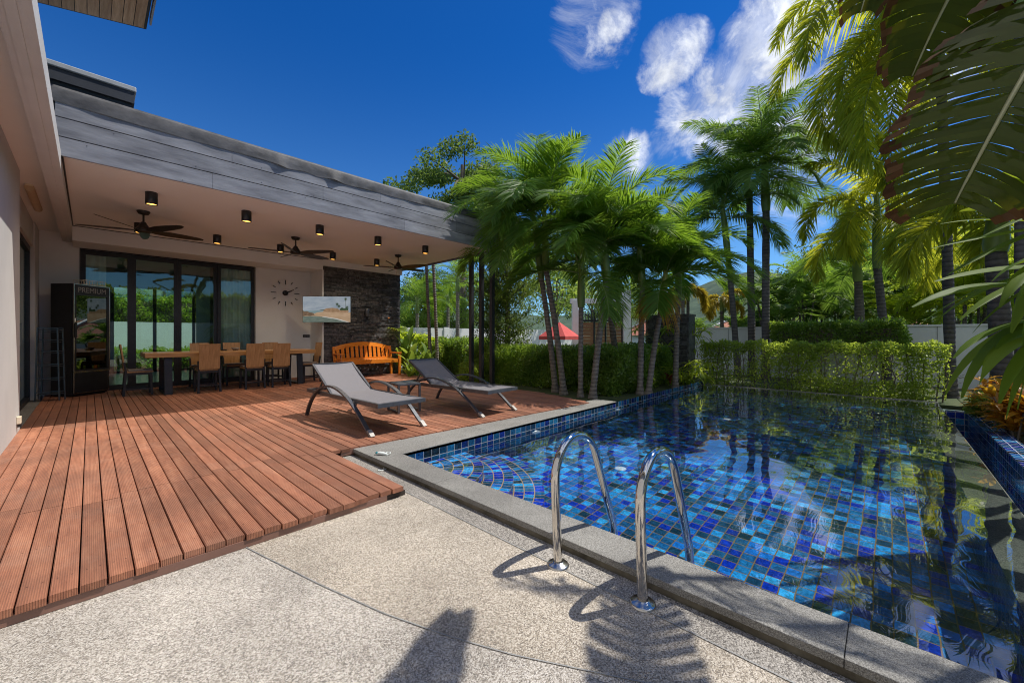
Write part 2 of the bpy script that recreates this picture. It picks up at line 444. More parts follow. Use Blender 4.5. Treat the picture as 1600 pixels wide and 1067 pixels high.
M = {}
M['wall'] = pmat('warm white render', (.5, .49, .47), (.57, .56, .54), scale=1.4, rough=.75, bump=.06, bscale=90)
M['ceil'] = pmat('ceiling paint', (.75, .75, .725), (.79, .79, .765), scale=.8, rough=.8, bump=.03, bscale=70)
M['wall_shade_lift'] = pmat('render lifted for shade', (.69, .7, .69), (.76, .77, .76), scale=1.4, rough=.75, bump=.06, bscale=90)  # house render again, colour lightened and cooled against terrace shade and deck bounce
M['white'] = pmat('white paint', (.76, .76, .74), (.82, .82, .8), scale=2.0, rough=.6, bump=.05)
M['gwall'] = pmat('garden wall paint', (.66, .66, .64), (.82, .82, .8), scale=1.6, rough=.8, bump=.1, stretch=(1, 1, .5))
M['fascia'] = pmat('weathered grey boards', (.13, .135, .155), (.28, .29, .32), scale=7.0, rough=.62, bump=.15, bscale=40, stretch=(.3, .3, 1.6), island=.16, detail=10.0)
M['flash'] = pmat('stained roof membrane', (.014, .015, .018), (.1, .1, .108), scale=4.5, rough=.6, bump=.25, bscale=14, stretch=(1, 1, 1.4))
M['cap'] = pmat('pale grey roof capping', (.3, .32, .34), (.42, .44, .46), scale=4.0, rough=.6)
M['navy'] = pmat('dark slate cladding', (.022, .027, .038), (.035, .04, .052), scale=4.0, rough=.5)
M['black'] = pmat('black powder coated metal', (.011, .011, .013), (.02, .02, .023), scale=20, rough=.42)
M['ironwood'] = wood('dark stained timber', (.012, .013, .016), (.035, .036, .042), axis=2, rough=.55)
M['deck'] = deckmat()
M['deck_trim'] = pmat('brown metal deck edging', (.2, .105, .078), (.22, .12, .09), scale=3, rough=.45)
M['joist'] = pmat('old deck joists', (.03, .02, .015), (.06, .045, .035), scale=8, rough=.9)
M['terrace'] = pebblemat('tan washed pebble', (.45, .385, .3), (.72, .65, .55), (.16, .14, .115), 255)
M['terrace2'] = pebblemat('pale washed pebble', (.475, .425, .36), (.74, .69, .62), (.17, .155, .135), 255)
M['band'] = pebblemat('grey washed pebble', (.3, .275, .24), (.54, .5, .44), (.09, .08, .07), 230)
M['joint'] = pmat('grey joint strip', (.22, .225, .22), (.32, .32, .31), scale=9, rough=.7)
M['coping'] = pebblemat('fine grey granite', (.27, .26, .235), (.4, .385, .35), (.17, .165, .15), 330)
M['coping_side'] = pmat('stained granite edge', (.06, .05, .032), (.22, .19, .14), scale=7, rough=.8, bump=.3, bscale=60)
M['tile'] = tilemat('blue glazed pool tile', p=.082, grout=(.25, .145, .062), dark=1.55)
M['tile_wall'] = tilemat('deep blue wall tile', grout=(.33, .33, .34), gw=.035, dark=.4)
M['tile_step'] = tilemat('step tile', p=.0905, grout=(.66, .37, .16), polar=(1.9, 3.13), gw=.055, dark=1.85)
M['lip'] = pebblemat('grey green wet stone', (.13, .135, .1), (.2, .2, .15), (.07, .075, .055), 240)
M['soil'] = pmat('garden soil and grass', (.03, .055, .014), (.085, .1, .035), scale=3, rough=.95, bump=.6, bscale=40)
M['stone'] = pmat('split black slate', (.024, .024, .027), (.15, .147, .147), scale=16, rough=.36, bump=.7, bscale=70, island=.45)
M['steel'] = pmat('polished stainless steel', (.62, .6, .57), (.7, .68, .65), scale=3, rough=.07, metal=1.0)
M['steel_b'] = pmat('brushed steel', (.5, .49, .47), (.62, .6, .57), scale=12, rough=.22, metal=1.0)
M['alu'] = pmat('grey lounger aluminium', (.095, .1, .11), (.14, .145, .155), scale=20, rough=.36, metal=.55)
M['sling'] = pmat('grey mesh fabric', (.165, .155, .162), (.235, .222, .232), scale=220, rough=.7, bump=.5, bscale=420)
M['wear'] = pmat('worn bare aluminium', (.28, .265, .25), (.38, .36, .33), scale=16, rough=.5, metal=.3)
M['tabtop'] = wood('honey coloured table wood', (.4, .19, .06), (.6, .33, .12), axis=0, rough=.38, coat=.2)
M['chairwood'] = wood('brown chair wood', (.33, .17, .065), (.5, .28, .12), axis=2, rough=.45, gscale=1.3)
M['cushion'] = pmat('taupe cushion', (.19, .17, .15), (.27, .24, .22), scale=40, rough=.9, bump=.2, bscale=200)
M['teak'] = wood('orange varnished teak', (.6, .17, .014), (.8, .28, .036), axis=0, rough=.26, coat=.45)
M['soffit'] = wood('brown soffit planks', (.42, .25, .14), (.66, .45, .28), axis=1, rough=.6)
M['glass'] = glassmat('green tinted glass', (.7, .86, .79), .05)
M['fglass'] = glassmat('fridge glass', (.3, .32, .33), .1)
M['curtain'] = pmat('sheer curtain', (.6, .62, .58), (.7, .72, .68), scale=4, rough=.9)
M['room'] = pmat('interior plaster', (.3, .3, .28), (.35, .35, .32), scale=2, rough=.9)
M['roomfloor'] = pmat('interior tile floor', (.25, .25, .23), (.32, .32, .3), scale=2, rough=.25)
M['rubber'] = pmat('black plastic', (.012, .012, .013), (.02, .02, .022), scale=10, rough=.3)
M['fan'] = pmat('dark bronze fan', (.022, .02, .018), (.035, .03, .027), scale=9, rough=.4, metal=.3)
M['lampglow'] = pmat('lit lamp face', (.9, .6, .2), None, emit=((1.0, .5, .1), 2.6))
M['diff'] = pmat('yellowed lamp cover', (.5, .36, .2), (.58, .43, .26), scale=8, rough=.45)
M['plastic'] = pmat('cream plastic', (.68, .6, .44), (.74, .66, .5), scale=8, rough=.4)
M['whitep'] = pmat('white plastic fitting', (.72, .77, .74), (.8, .84, .8), scale=8, rough=.35)
M['teal'] = pmat('teal plastic', (.02, .16, .2), (.04, .25, .28), scale=30, rough=.3)
M['trunk'] = barkmat('ringed palm bark', (.13, .11, .09), (.3, .265, .225))
M['trunk_d'] = barkmat('dark palm bark', (.06, .052, .048), (.15, .135, .125), 20)
M['bark'] = pmat('tree bark', (.09, .07, .05), (.2, .165, .125), scale=7, rough=.9, bump=.5, bscale=22, stretch=(1, 1, .3))
M['shaft'] = pmat('green crownshaft', (.1, .16, .03), (.2, .27, .06), scale=3, rough=.4, stretch=(1, 1, .4))
M['shaft_y'] = pmat('yellow green crownshaft', (.26, .27, .05), (.4, .38, .09), scale=3, rough=.4, stretch=(1, 1, .4))
M['rachis'] = pmat('frond stem', (.14, .19, .045), (.22, .27, .07), scale=5, rough=.45)
M['midrib'] = pmat('pale leaf midrib', (.26, .25, .1), (.34, .32, .14), scale=5, rough=.6)
M['lf_palm'] = leafmat('manila palm leaf', (.04, .1, .013), (.085, .17, .026), (.42, .64, .05), .45, .48, .26)
M['lf_tall'] = leafmat('tall palm leaf', (.042, .095, .02), (.1, .18, .04), (.36, .55, .07), .42, .48, .25)
M['lf_fox'] = leafmat('foxtail palm leaf', (.09, .13, .014), (.17, .21, .022), (.9, .88, .06), .55, .5, .25)
M['lf_yel'] = leafmat('yellow palm leaf', (.24, .2, .02), (.42, .33, .04), (.7, .52, .05), .45, .4, .4)
M['lf_areca'] = leafmat('areca leaf', (.09, .16, .018), (.16, .23, .03), (.85, .95, .08), .56, .5, .25)
M['lf_dead'] = leafmat('dying orange frond', (.34, .15, .018), (.48, .27, .04), (.6, .32, .04), .35, .6, .3)
M['lf_hedge'] = leafmat('hedge leaf', (.065, .13, .022), (.15, .23, .045), (.55, .75, .08), .46, .34, .5)
M['lf_vine'] = leafmat('sunlit shrub leaf', (.11, .18, .03), (.22, .3, .055), (.72, .85, .1), .48, .42, .35)
M['lf_tree'] = leafmat('tree leaf', (.045, .09, .02), (.1, .155, .04), (.34, .48, .08), .38, .5, .25)
M['lf_bright'] = leafmat('light tree leaf', (.11, .19, .04), (.2, .28, .06), (.7, .85, .14), .5, .5, .25)
M['lf_conifer'] = leafmat('juniper spray', (.05, .1, .02), (.11, .17, .035), (.32, .42, .05), .36, .5, .3)
M['lf_canna'] = leafmat('broad canna leaf', (.1, .2, .03), (.2, .3, .06), (.5, .62, .08), .45, .3, .5)
M['lf_croton'] = leafmat('croton leaf', (.34, .13, .012), (.6, .34, .03), (.95, .5, .03), .45, .35, .4)
M['lf_red'] = leafmat('red young leaf', (.2, .04, .03), (.4, .12, .06), (.5, .15, .05), .35, .4, .4)
M['lf_orange'] = leafmat('orange flower', (.5, .14, .02), (.7, .3, .04), (.7, .3, .05), .3, .5, .3)
M['lf_ban'] = leafmat('travellers palm leaf', (.022, .034, .008), (.03, .044, .011), (.42, .36, .012), .3, .75, .06)
M['lf_banb'] = leafmat('browned leaf edge', (.055, .026, .011), (.12, .06, .025), (.2, .09, .025), .2, .8, .05)
M['lf_strap'] = leafmat('pleated strap leaf', (.07, .13, .014), (.12, .18, .022), (.5, .6, .04), .42, .55, .18)
M['roofred'] = pmat('terracotta roof tiles', (.42, .15, .085), (.58, .25, .16), scale=8, rough=.8, bump=.4, bscale=30)
M['redcloth'] = pmat('red parasol cloth', (.55, .075, .065), (.64, .11, .095), scale=6, rough=.85)
M['panelwood'] = wood('brown fence panel wood', (.2, .1, .045), (.33, .18, .085), axis=0, rough=.6)
M['greenhouse_wall'] = pmat('pale green house wall', (.24, .36, .31), (.3, .42, .37), scale=2, rough=.8)
M['hill'] = pmat('forested hill', (.022, .05, .028), (.075, .115, .06), scale=.16, rough=1, bump=1.0, bscale=.6, detail=9)
M['ceramic'] = pmat('grey glazed ceramic', (.12, .1, .09), (.3, .26, .22), scale=14, rough=.2)

# ------------------------------------------------------------------ mesh helpers
class MB:
    def __init__(s):
        s.v = []; s.f = []; s.m = []; s.sm = []
    def add(s, vs, fs, mi=0, smooth=False):
        o = len(s.v)
        s.v.extend([tuple(p) for p in vs])
        for f in fs:
            s.f.append(tuple(i + o for i in f)); s.m.append(mi); s.sm.append(smooth)
    def box(s, x0, x1, y0, y1, z0, z1, mi=0):
        vs = [(x0, y0, z0), (x1, y0, z0), (x1, y1, z0), (x0, y1, z0), (x0, y0, z1), (x1, y0, z1), (x1, y1, z1), (x0, y1, z1)]
        s.add(vs, [(0, 3, 2, 1), (4, 5, 6, 7), (0, 1, 5, 4), (1, 2, 6, 5), (2, 3, 7, 6), (3, 0, 4, 7)], mi)
    def prism(s, poly, z0, z1, mi=0):
        n = len(poly)
        vs = [(x, y, z0) for x, y in poly] + [(x, y, z1) for x, y in poly]
        s.add(vs, [tuple(range(n - 1, -1, -1)), tuple(range(n, 2 * n))] + [(i, (i + 1) % n, n + (i + 1) % n, n + i) for i in range(n)], mi)
    def bar(s, p, q, w, h, up=(0, 0, 1), mi=0, w2=None, h2=None):
        p = Vector(p); q = Vector(q); d = (q - p).normalized(); up = Vector(up)
        if abs(d.dot(up)) > .98: up = Vector((0, 1, 0))
        sd = d.cross(up).normalized(); u = sd.cross(d).normalized()
        w2 = w if w2 is None else w2; h2 = h if h2 is None else h2
        vs = []
        for c, a, b in ((p, w, h), (q, w2, h2)):
            for i, j in ((-1, -1), (1, -1), (1, 1), (-1, 1)):
                vs.append(c + sd * (i * a / 2) + u * (j * b / 2))
        s.add(vs, [(0, 1, 2, 3), (7, 6, 5, 4), (0, 4, 5, 1), (1, 5, 6, 2), (2, 6, 7, 3), (3, 7, 4, 0)], mi)
    def tube(s, path, r, n=10, mi=0, cap=True):
        P = [Vector(p) for p in path]
        rs = r if isinstance(r, (list, tuple)) else [r] * len(P)
        vs = []; pu = None
        for i, p in enumerate(P):
            d = (P[min(i + 1, len(P) - 1)] - P[max(i - 1, 0)]).normalized()
            if pu is None:
                a = Vector((0, 0, 1)) if abs(d.z) < .9 else Vector((1, 0, 0))
                pu = (a - d * a.dot(d)).normalized()
            else:
                pu = (pu - d * pu.dot(d)).normalized()
            b = d.cross(pu)
            for k in range(n):
                t = 2 * PI * k / n
                vs.append(p + (pu * math.cos(t) + b * math.sin(t)) * rs[i])
        fs = []
        for i in range(len(P) - 1):
            for k in range(n):
                a = i * n + k; b2 = i * n + (k + 1) % n
                fs.append((a, b2, b2 + n, a + n))
        s.add(vs, fs, mi, True)
        if cap:
            s.add(vs[:n], [tuple(range(n - 1, -1, -1))], mi); s.add(vs[-n:], [tuple(range(n))], mi)
    def lathe(s, prof, c, n=24, mi=0, smooth=True):
        c = Vector(c); vs = []
        for r, z in prof:
            for k in range(n):
                t = 2 * PI * k / n
                vs.append(c + Vector((r * math.cos(t), r * math.sin(t), z)))
        fs = []
        for i in range(len(prof) - 1):
            for k in range(n):
                a = i * n + k; b = i * n + (k + 1) % n
                fs.append((a, b, b + n, a + n))
        s.add(vs, fs, mi, smooth)
    def strip(s, rows, mi=0, smooth=True):
        """rows of equal-length point lists -> quads"""
        n = len(rows[0]); vs = [p for r in rows for p in r]
        s.add(vs, [(i * n + k, i * n + k + 1, (i + 1) * n + k + 1, (i + 1) * n + k) for i in range(len(rows) - 1) for k in range(n - 1)], mi, smooth)
    def solid_strip(s, rows, th, mi=0):
        """rows of 2 points (left,right edge) swept, given thickness along z of the local normal"""
        top = []; bot = []
        for i, (a, b) in enumerate(rows):
            a = Vector(a); b = Vector(b)
            a2, b2 = [Vector(p) for p in rows[min(i + 1, len(rows) - 1)]]; a0, b0 = [Vector(p) for p in rows[max(i - 1, 0)]]
            n = ((b - a).cross((a2 + b2) - (a0 + b0))).normalized() * th
            top.append((a, b)); bot.append((a + n, b + n))
        o = []
        for (a, b), (c, d) in zip(top, bot):
            o.append([a, b, d, c, a])
        s.strip(o, mi, False)
        s.add(o[0][:4], [(3, 2, 1, 0)], mi); s.add(o[-1][:4], [(0, 1, 2, 3)], mi)
    def build(s, name, mats, parent=None, loc=None, bevel=0.0, smooth=None):
        me = bpy.data.meshes.new(name)
        me.from_pydata([tuple(v) for v in s.v], [], s.f)
        if not isinstance(mats, (list, tuple)): mats = [mats]
        for m in mats: me.materials.append(m)
        me.polygons.foreach_set('material_index', s.m)
        me.polygons.foreach_set('use_smooth', s.sm if smooth is None else [smooth] * len(s.f))
        me.update()
        return link(name, me, parent, loc, bevel)

def link(name, me, parent=None, loc=None, bevel=0.0):
    o = bpy.data.objects.new(name, me)
    COL.objects.link(o)
    if loc is not None: o.location = loc
    if parent is not None: o.parent = parent
    if bevel:
        b = o.modifiers.new('bevel', 'BEVEL'); b.width = bevel; b.segments = 2; b.limit_method = 'ANGLE'; b.angle_limit = R(40)
    return o

class QB:
    """fast quad soup for leaves (numpy)"""
    def __init__(s):
        s.v = []; s.q = []; s.m = []; s.n = 0
    def add(s, v, q, mi=0):
        v = np.asarray(v, float).reshape(-1, 3); q = np.asarray(q, int).reshape(-1, 4)
        s.v.append(v); s.q.append(q + s.n); s.m.append(np.full(len(q), mi, int)); s.n += len(v)
    def build(s, name, mats, parent=None, loc=None):
        v = np.concatenate(s.v); q = np.concatenate(s.q); m = np.concatenate(s.m)
        me = bpy.data.meshes.new(name)
        me.vertices.add(len(v)); me.vertices.foreach_set('co', v.ravel())
        me.loops.add(len(q) * 4); me.loops.foreach_set('vertex_index', q.ravel())
        me.polygons.add(len(q)); me.polygons.foreach_set('loop_start', np.arange(len(q)) * 4)
        if not isinstance(mats, (list, tuple)): mats = [mats]
        for x in mats: me.materials.append(x)
        me.polygons.foreach_set('material_index', m)
        me.polygons.foreach_set('use_smooth', np.ones(len(q), bool))
        me.update(calc_edges=True)
        return link(name, me, parent, loc)

def tag(o, label=None, cat=None, group=None, kind=None):
    if label: o['label'] = label
    if cat: o['category'] = cat
    if group: o['group'] = group
    if kind: o['kind'] = kind
    return o

def thing(name, label, cat, loc=(0, 0, 0), rz=0.0, group=None):
    o = bpy.data.objects.new(name, None)
    COL.objects.link(o)
    o.location = loc; o.rotation_euler = (0, 0, rz)
    o.empty_display_size = .2
    return tag(o, label, cat, group)

def copy_thing(o, loc, rz=None, label=None):
    c = o.copy(); COL.objects.link(c); c.location = loc
    if rz is not None: c.rotation_euler = (0, 0, rz)
    if label: c['label'] = label
    for ch in list(o.children):
        d = ch.copy(); COL.objects.link(d); d.parent = c
        for g in list(ch.children):
            e = g.copy(); COL.objects.link(e); e.parent = d
    return c

# ================================================================== SETTING
rnd = random.Random(7)
# ground, with the pool, terrace and deck areas left open
b = MB()
G0 = -.24
XS = [-400, -7.0, 1.6, 10.35, 13.9, 600]; YS = [-400, -5.0, -1.05, 3.5, 12.0, 600]
for i in range(5):
    for j in range(5):
        if i == 2 and j == 2: continue        # pool
        if i == 1 and j in (1, 2): continue   # terrace
        b.add([(XS[i], YS[j], G0), (XS[i + 1], YS[j], G0), (XS[i + 1], YS[j + 1], G0), (XS[i], YS[j + 1], G0)], [(0, 1, 2, 3)])
ground = b.build('ground', M['soil']); tag(ground, kind='structure')
# raised planting beds beside the deck and behind the pool
b = MB()
b.prism([(5.62, 3.42), (10.3, 3.42), (10.3, 12.5), (6.1, 12.5), (5.95, 10.0), (5.66, 4.4)], G0 - .02, -.11)
b.prism([(10.36, -1.0), (13.95, -1.0), (13.95, 6.0), (10.36, 6.0)], G0 - .02, -.19)
b.prism([(1.6, -5.0), (13.95, -5.0), (13.95, -1.02), (1.6, -1.02)], G0 - .02, -.2)
tag(b.build('planting_bed', M['soil']), kind='structure')

# terrace: two pebble slabs divided by a curved joint, and a greyer band along the pool
joint = [(0.52, 2.7), (.55, 2.46), (.70, 1.82), (.80, 1.45), (.90, 1.17), (1.0, .94), (1.2, .57), (1.45, .2), (1.53, .1)]
b = MB()
b.add([(1.53, .1, -.07), (1.53, 2.9, -.07), (.52, 2.9, -.07)] + [(x, y, -.07) for x, y in joint], [tuple(range(len(joint) + 3))])
b.add([(-7, -5, -.07), (1.53, -5, -.07)] + [(x, y, -.07) for x, y in reversed(joint)] + [(.52, 2.9, -.07), (-7, 2.9, -.07)], [tuple(range(len(joint) + 4))], 1)
b.add([(1.53, -5, -.07), (1.672, -5, -.07), (1.672, 3.6, -.07), (1.53, 3.6, -.07)], [(0, 1, 2, 3)], 2)
tag(b.build('terrace', [M['terrace'], M['terrace2'], M['band']]), kind='structure')
b = MB()
for (x0, y0), (x1, y1) in zip(joint[:-1], joint[1:]):
    b.add([(x0 - .0025, y0, -.0665), (x0 + .0025, y0, -.0665), (x1 + .0025, y1, -.0665), (x1 - .0025, y1, -.0665)], [(0, 1, 2, 3)])
b.add([(1.527, -5, -.0662), (1.532, -5, -.0662), (1.532, 2.9, -.0662), (1.527, 2.9, -.0662)], [(0, 1, 2, 3)])
tag(b.build('terrace_joint', M['joint']), kind='structure')

# deck: two lengths of grooved boards running towards the house
def deck_front(x):
    return 3.60 - (x - 1.53) * .062
def deck_right(y):
    if y > 4.4: return 5.66 + (y - 4.4) * .05
    return 5.38 + (y - 3.36) * .27
b = MB(); pitch = .0838; gap = .0058; x = -.53; i = 0
while x < 5.95:
    x1 = min(x + pitch - gap, 5.97)
    jz = lambda: rnd.uniform(-.0016, .0016)
    def board(x0, x1, y0, y1, y0b=None):
        z = jz(); c = .003; y0b = y0 if y0b is None else y0b
        vs = []
        for (yy, yb) in ((y0, y0b), (y1, y1)):
            vs += [(x0, yy, -.03 + z), (x0, yy, z - c), (x0 + c, yy, z), (x1 - c, yb, z), (x1, yb, z - c), (x1, yb, -.03 + z)]
        fs = [(k, k + 1, k + 7, k + 6) for k in range(5)] + [(5, 4, 3, 2, 1, 0), (6, 7, 8, 9, 10, 11)]
        b.add(vs, [tuple(reversed(f)) for f in fs])
    wob = rnd.uniform(-.012, .012)
    if x1 <= 1.54:
        seam = 3.66 + rnd.choice([0, 0, 0, .01, -.09, .12])
        board(x, x1, 2.42 + wob, seam - .006)
        sy = seam
    else:
        sy = deck_front((x + x1) / 2) + wob * .6
        # right edge: boards cut along the slanting edge
    if x1 > 5.40:
        ys = 3.36 + (x1 - 5.38) / .27 if x1 < 5.66 else 4.4 + (x1 - 5.66) / .05
        sy = max(sy, ys)
    if sy < 10.6:
        if rnd.random() < .75 and sy < 6:
            s2 = rnd.choice([6.2, 7.4, 8.6]) + rnd.uniform(-.03, .03)
            board(x, x1, sy, s2 - .003); board(x, x1, s2, 10.69)
        else:
            board(x, x1, sy, 10.69)
    x += pitch; i += 1
tag(b.build('deck', M['deck']), kind='structure')
b = MB()
b.box(-.53, 1.50, 2.445, 3.6, -.066, -.036)
b.prism([(-.53, 3.6), (1.5, 3.66), (5.3, 3.44), (5.6, 4.5), (5.9, 10.68), (-.53, 10.68)], -.11, -.036)
tag(b.build('deck_base', M['joist']), kind='structure')
b = MB()
b.box(-.53, 1.36, 2.424, 2.442, -.068, -.031)
b.box(1.36, 1.50, 2.432, 2.444, -.068, -.034, 1)
b.bar((1.56, 3.606, -.036), (5.30, 3.374, -.036), .016, .05)
tag(b.build('deck_edging', [M['deck_trim'], M['joist']]), kind='structure')
b = MB(); b.box(-.68, -.531, 6.98, 10.05, -.1, .002)
tag(b.build('door_step', M['coping']), kind='structure')

# pool water with small ripples
nx, ny = 300, 140
gx = np.linspace(1.895, 10.14, nx); gy = np.linspace(-.645, 3.135, ny)
X, Y = np.meshgrid(gx, gy, indexing='ij')
rs = np.random.RandomState(4); Z = np.zeros_like(X)
for k in range(34):
    lam = rs.uniform(.16, .95); th = rs.uniform(0, 2 * PI); ph = rs.uniform(0, 2 * PI)
    amp = .00036 * lam ** 1.05 * rs.uniform(.4, 1.3)
    Z += amp * np.sin(2 * PI / lam * (X * math.cos(th) + Y * math.sin(th)) + ph + .6 * np.sin(X * 1.3 + ph) + .5 * np.sin(Y * 1.7 + 2 * ph))
V = np.stack([X, Y, Z - .13], -1).reshape(-1, 3)
I = np.arange(nx * ny).reshape(nx, ny)
q = QB(); q.add(V, np.stack([I[:-1, :-1], I[1:, :-1], I[1:, 1:], I[:-1, 1:]], -1).reshape(-1, 4))
mw, t, bs = new_mat('pool water')
t.nodes.remove(bs)
rf = nd(t, 'ShaderNodeBsdfRefraction'); rf.inputs['IOR'].default_value = 1.333; rf.inputs['Roughness'].default_value = 0.0; rf.inputs[0].default_value = (.9, .97, 1, 1)
gl = nd(t, 'ShaderNodeBsdfGlossy'); gl.inputs['Roughness'].default_value = 0.0; gl.inputs[0].default_value = (1, 1, 1, 1)
fr = nd(t, 'ShaderNodeFresnel'); fr.inputs[0].default_value = 1.333
k_ = nd(t, 'ShaderNodeMath', operation='MULTIPLY_ADD', use_clamp=True); k_.inputs[1].default_value = 1.3; k_.inputs[2].default_value = .09
t.links.new(fr.outputs[0], k_.inputs[0])
mx = nd(t, 'ShaderNodeMixShader')
t.links.new(k_.outputs[0], mx.inputs[0]); t.links.new(rf.outputs[0], mx.inputs[1]); t.links.new(gl.outputs[0], mx.inputs[2])
t.links.new(mx.outputs[0], t.nodes['Material Output'].inputs[0])
water = q.build('pool_water', mw); tag(water, kind='structure')
water.cycles.is_caustics_caster = True

# ================================================================== POOL
pool = thing('swimming_pool', 'long blue tiled swimming pool with grey granite coping and an overflow edge on the right', 'swimming pool', (1.9, 3.13, -.13))
PL = Vector((-1.9, -3.13, .13))
FZ = -.875
def pobj(mb, name, m, **k):
    o = mb.build(name, m, pool, PL, **k)
    o.cycles.is_caustics_receiver = True
    return o
b = MB()
b.add([(1.9, -.42, FZ), (9.88, -.42, FZ), (9.88, 3.13, FZ), (1.9, 3.13, FZ)], [(0, 1, 2, 3)])
pobj(b, 'basin_floor', M['tile'])
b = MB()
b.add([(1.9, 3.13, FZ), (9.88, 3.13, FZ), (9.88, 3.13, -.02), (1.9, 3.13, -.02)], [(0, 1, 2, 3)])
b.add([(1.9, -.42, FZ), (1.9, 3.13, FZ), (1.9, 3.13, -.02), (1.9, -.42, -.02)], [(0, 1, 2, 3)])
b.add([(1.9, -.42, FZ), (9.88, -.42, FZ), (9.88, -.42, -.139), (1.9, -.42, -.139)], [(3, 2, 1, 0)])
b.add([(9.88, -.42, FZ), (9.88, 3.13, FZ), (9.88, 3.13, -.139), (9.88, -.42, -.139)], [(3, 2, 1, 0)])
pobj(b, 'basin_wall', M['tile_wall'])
b = MB()
b.box(1.86, 10.15, -.652, -.421, -.62, -.137)
b.box(9.881, 10.15, -.4205, 3.13, -.62, -.1375)
b.box(10.151, 10.175, -.66, 3.14, -.3, -.121, 1)
b.box(8.3, 10.15, 3.1315, 3.16, -.3, -.121, 1)
pobj(b, 'overflow_lip', [M['lip'], M['coping']])
b = MB()      # overflow channel beyond the lip
b.add([(-1.0, -.652, -.5), (8.86, -.652, -.5), (8.86, -.86, -.5), (-1.0, -.86, -.5)], [(3, 2, 1, 0)])
b.add([(-1.0, -.86, -.5), (8.86, -.86, -.5), (8.86, -.86, -.1), (-1.0, -.86, -.1)], [(0, 1, 2, 3)])
b.add([(8.86, -.86, -.5), (8.86, -.652, -.5), (8.86, -.652, -.1), (8.86, -.86, -.1)], [(0, 1, 2, 3)])
b.box(-1.0, 9.0, -1.04, -.861, -.24, -.098)
b.box(8.861, 9.0, -.86, -.653, -.24, -.098)
b.add([(1.858, -.655, -.62), (10.15, -.655, -.62), (10.15, -.655, -.14), (1.858, -.655, -.14)], [(0, 1, 2, 3)])
pobj(b, 'overflow_channel', tilemat('channel tile', grout=(.4, .4, .44), gw=.04, dark=.75))
for k, (r_, z) in enumerate(((.72, -.2), (.99, -.42), (1.26, -.65))):
    b = MB(); n = 26
    arc = [(1.902 + r_ * math.sin(t * PI / 2 / n), 3.128 - r_ * math.cos(t * PI / 2 / n)) for t in range(n + 1)]
    b.prism([(1.902, 3.128)] + arc, FZ, z)
    pobj(b, 'step', M['tile_step'])
# coping stones: near side in lengths, left side, and the lower far left part
b = MB()
ys = [-.78, .1, 1.22, 2.33, 3.128]
for y0, y1 in zip(ys[:-1], ys[1:]):
    b.box(1.672, 1.9, y0 + .001, y1 - .001, -.045, -.012)
xs = [1.672, 3.0, 4.35, 5.75]
for x0, x1 in zip(xs[:-1], xs[1:]):
    b.box(x0 + .001, x1 - .001, 3.13, 3.62 if x0 < 1.7 else 3.5, -.045, -.012)
pobj(b, 'coping', M['coping'], bevel=.003)
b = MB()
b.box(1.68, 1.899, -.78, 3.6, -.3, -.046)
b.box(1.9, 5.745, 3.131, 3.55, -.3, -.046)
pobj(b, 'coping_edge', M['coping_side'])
b = MB()
b.box(5.752, 8.3, 3.131, 3.42, -.3, -.118)
pobj(b, 'low_coping', M['coping'], bevel=.004)
for x, z in ((3.75, -.205), (5.78, -.215), (7.85, -.215)):
    b = MB(); b.lathe([(.0, .03), (.035, .028), (.065, .018), (.078, .004), (.08, -.004)], (0, 0, 0), 20)
    o = b.build('pool_light', M['whitep'], pool, Vector((x, 3.125, z)) + PL, smooth=True)
    o.rotation_euler = (R(90), 0, 0); o.cycles.is_caustics_receiver = True
for x, y in ((3.86, 2.05), (6.9, 1.83)):
    b = MB(); b.lathe([(.0, .012), (.035, .012), (.055, .007), (.06, .0)], (0, 0, 0), 20)
    o = b.build('floor_inlet', M['whitep'], pool, Vector((x, y, FZ + .001)) + PL); o.cycles.is_caustics_receiver = True

def handrail(loc, label):
    t = thing('pool_handrail', label, 'handrail', loc, 0, 'steel handrails of the pool ladder')
    pts = [(0, 0, 0), (-.012, 0, .2), (-.022, 0, .40), (-.012, 0, .475), (.03, 0, .545), (.09, 0, .585), (.17, 0, .592), (.25, 0, .565), (.315, 0, .50),
           (.36, 0, .41), (.43, 0, .245), (.50, 0, .085), (.525, 0, .03), (.537, 0, -.03), (.54, 0, -.1), (.54, 0, -.5)]
    # smooth the path
    P = [Vector(p) for p in pts]
    sm = []
    for i in range(len(P) - 1):
        p0 = P[max(i - 1, 0)]; p1 = P[i]; p2 = P[i + 1]; p3 = P[min(i + 2, len(P) - 1)]
        for k in range(4):
            u = k / 4
            sm.append(.5 * ((2 * p1) + (p2 - p0) * u + (2 * p0 - 5 * p1 + 4 * p2 - p3) * u * u + (3 * p1 - p0 - 3 * p2 + p3) * u ** 3))
    sm.append(P[-1])
    b = MB(); b.tube(sm, .0212, 20)
    b.build('tube', M['steel'], t)
    b = MB(); b.lathe([(.0225, .02), (.027, .019), (.03, .014), (.037, .0135), (.039, .011), (.046, .0105), (.052, .006), (.0535, 0)], (0, 0, 0), 32)
    b.build('flange', M['steel_b'], t)
    return t
handrail((1.545, 1.15, -.0695), 'curved steel handrail nearer the wooden deck, left of the pair')
handrail((1.56, .73, -.0695), 'curved steel handrail with a leaf shadow round its foot, right of the pair')

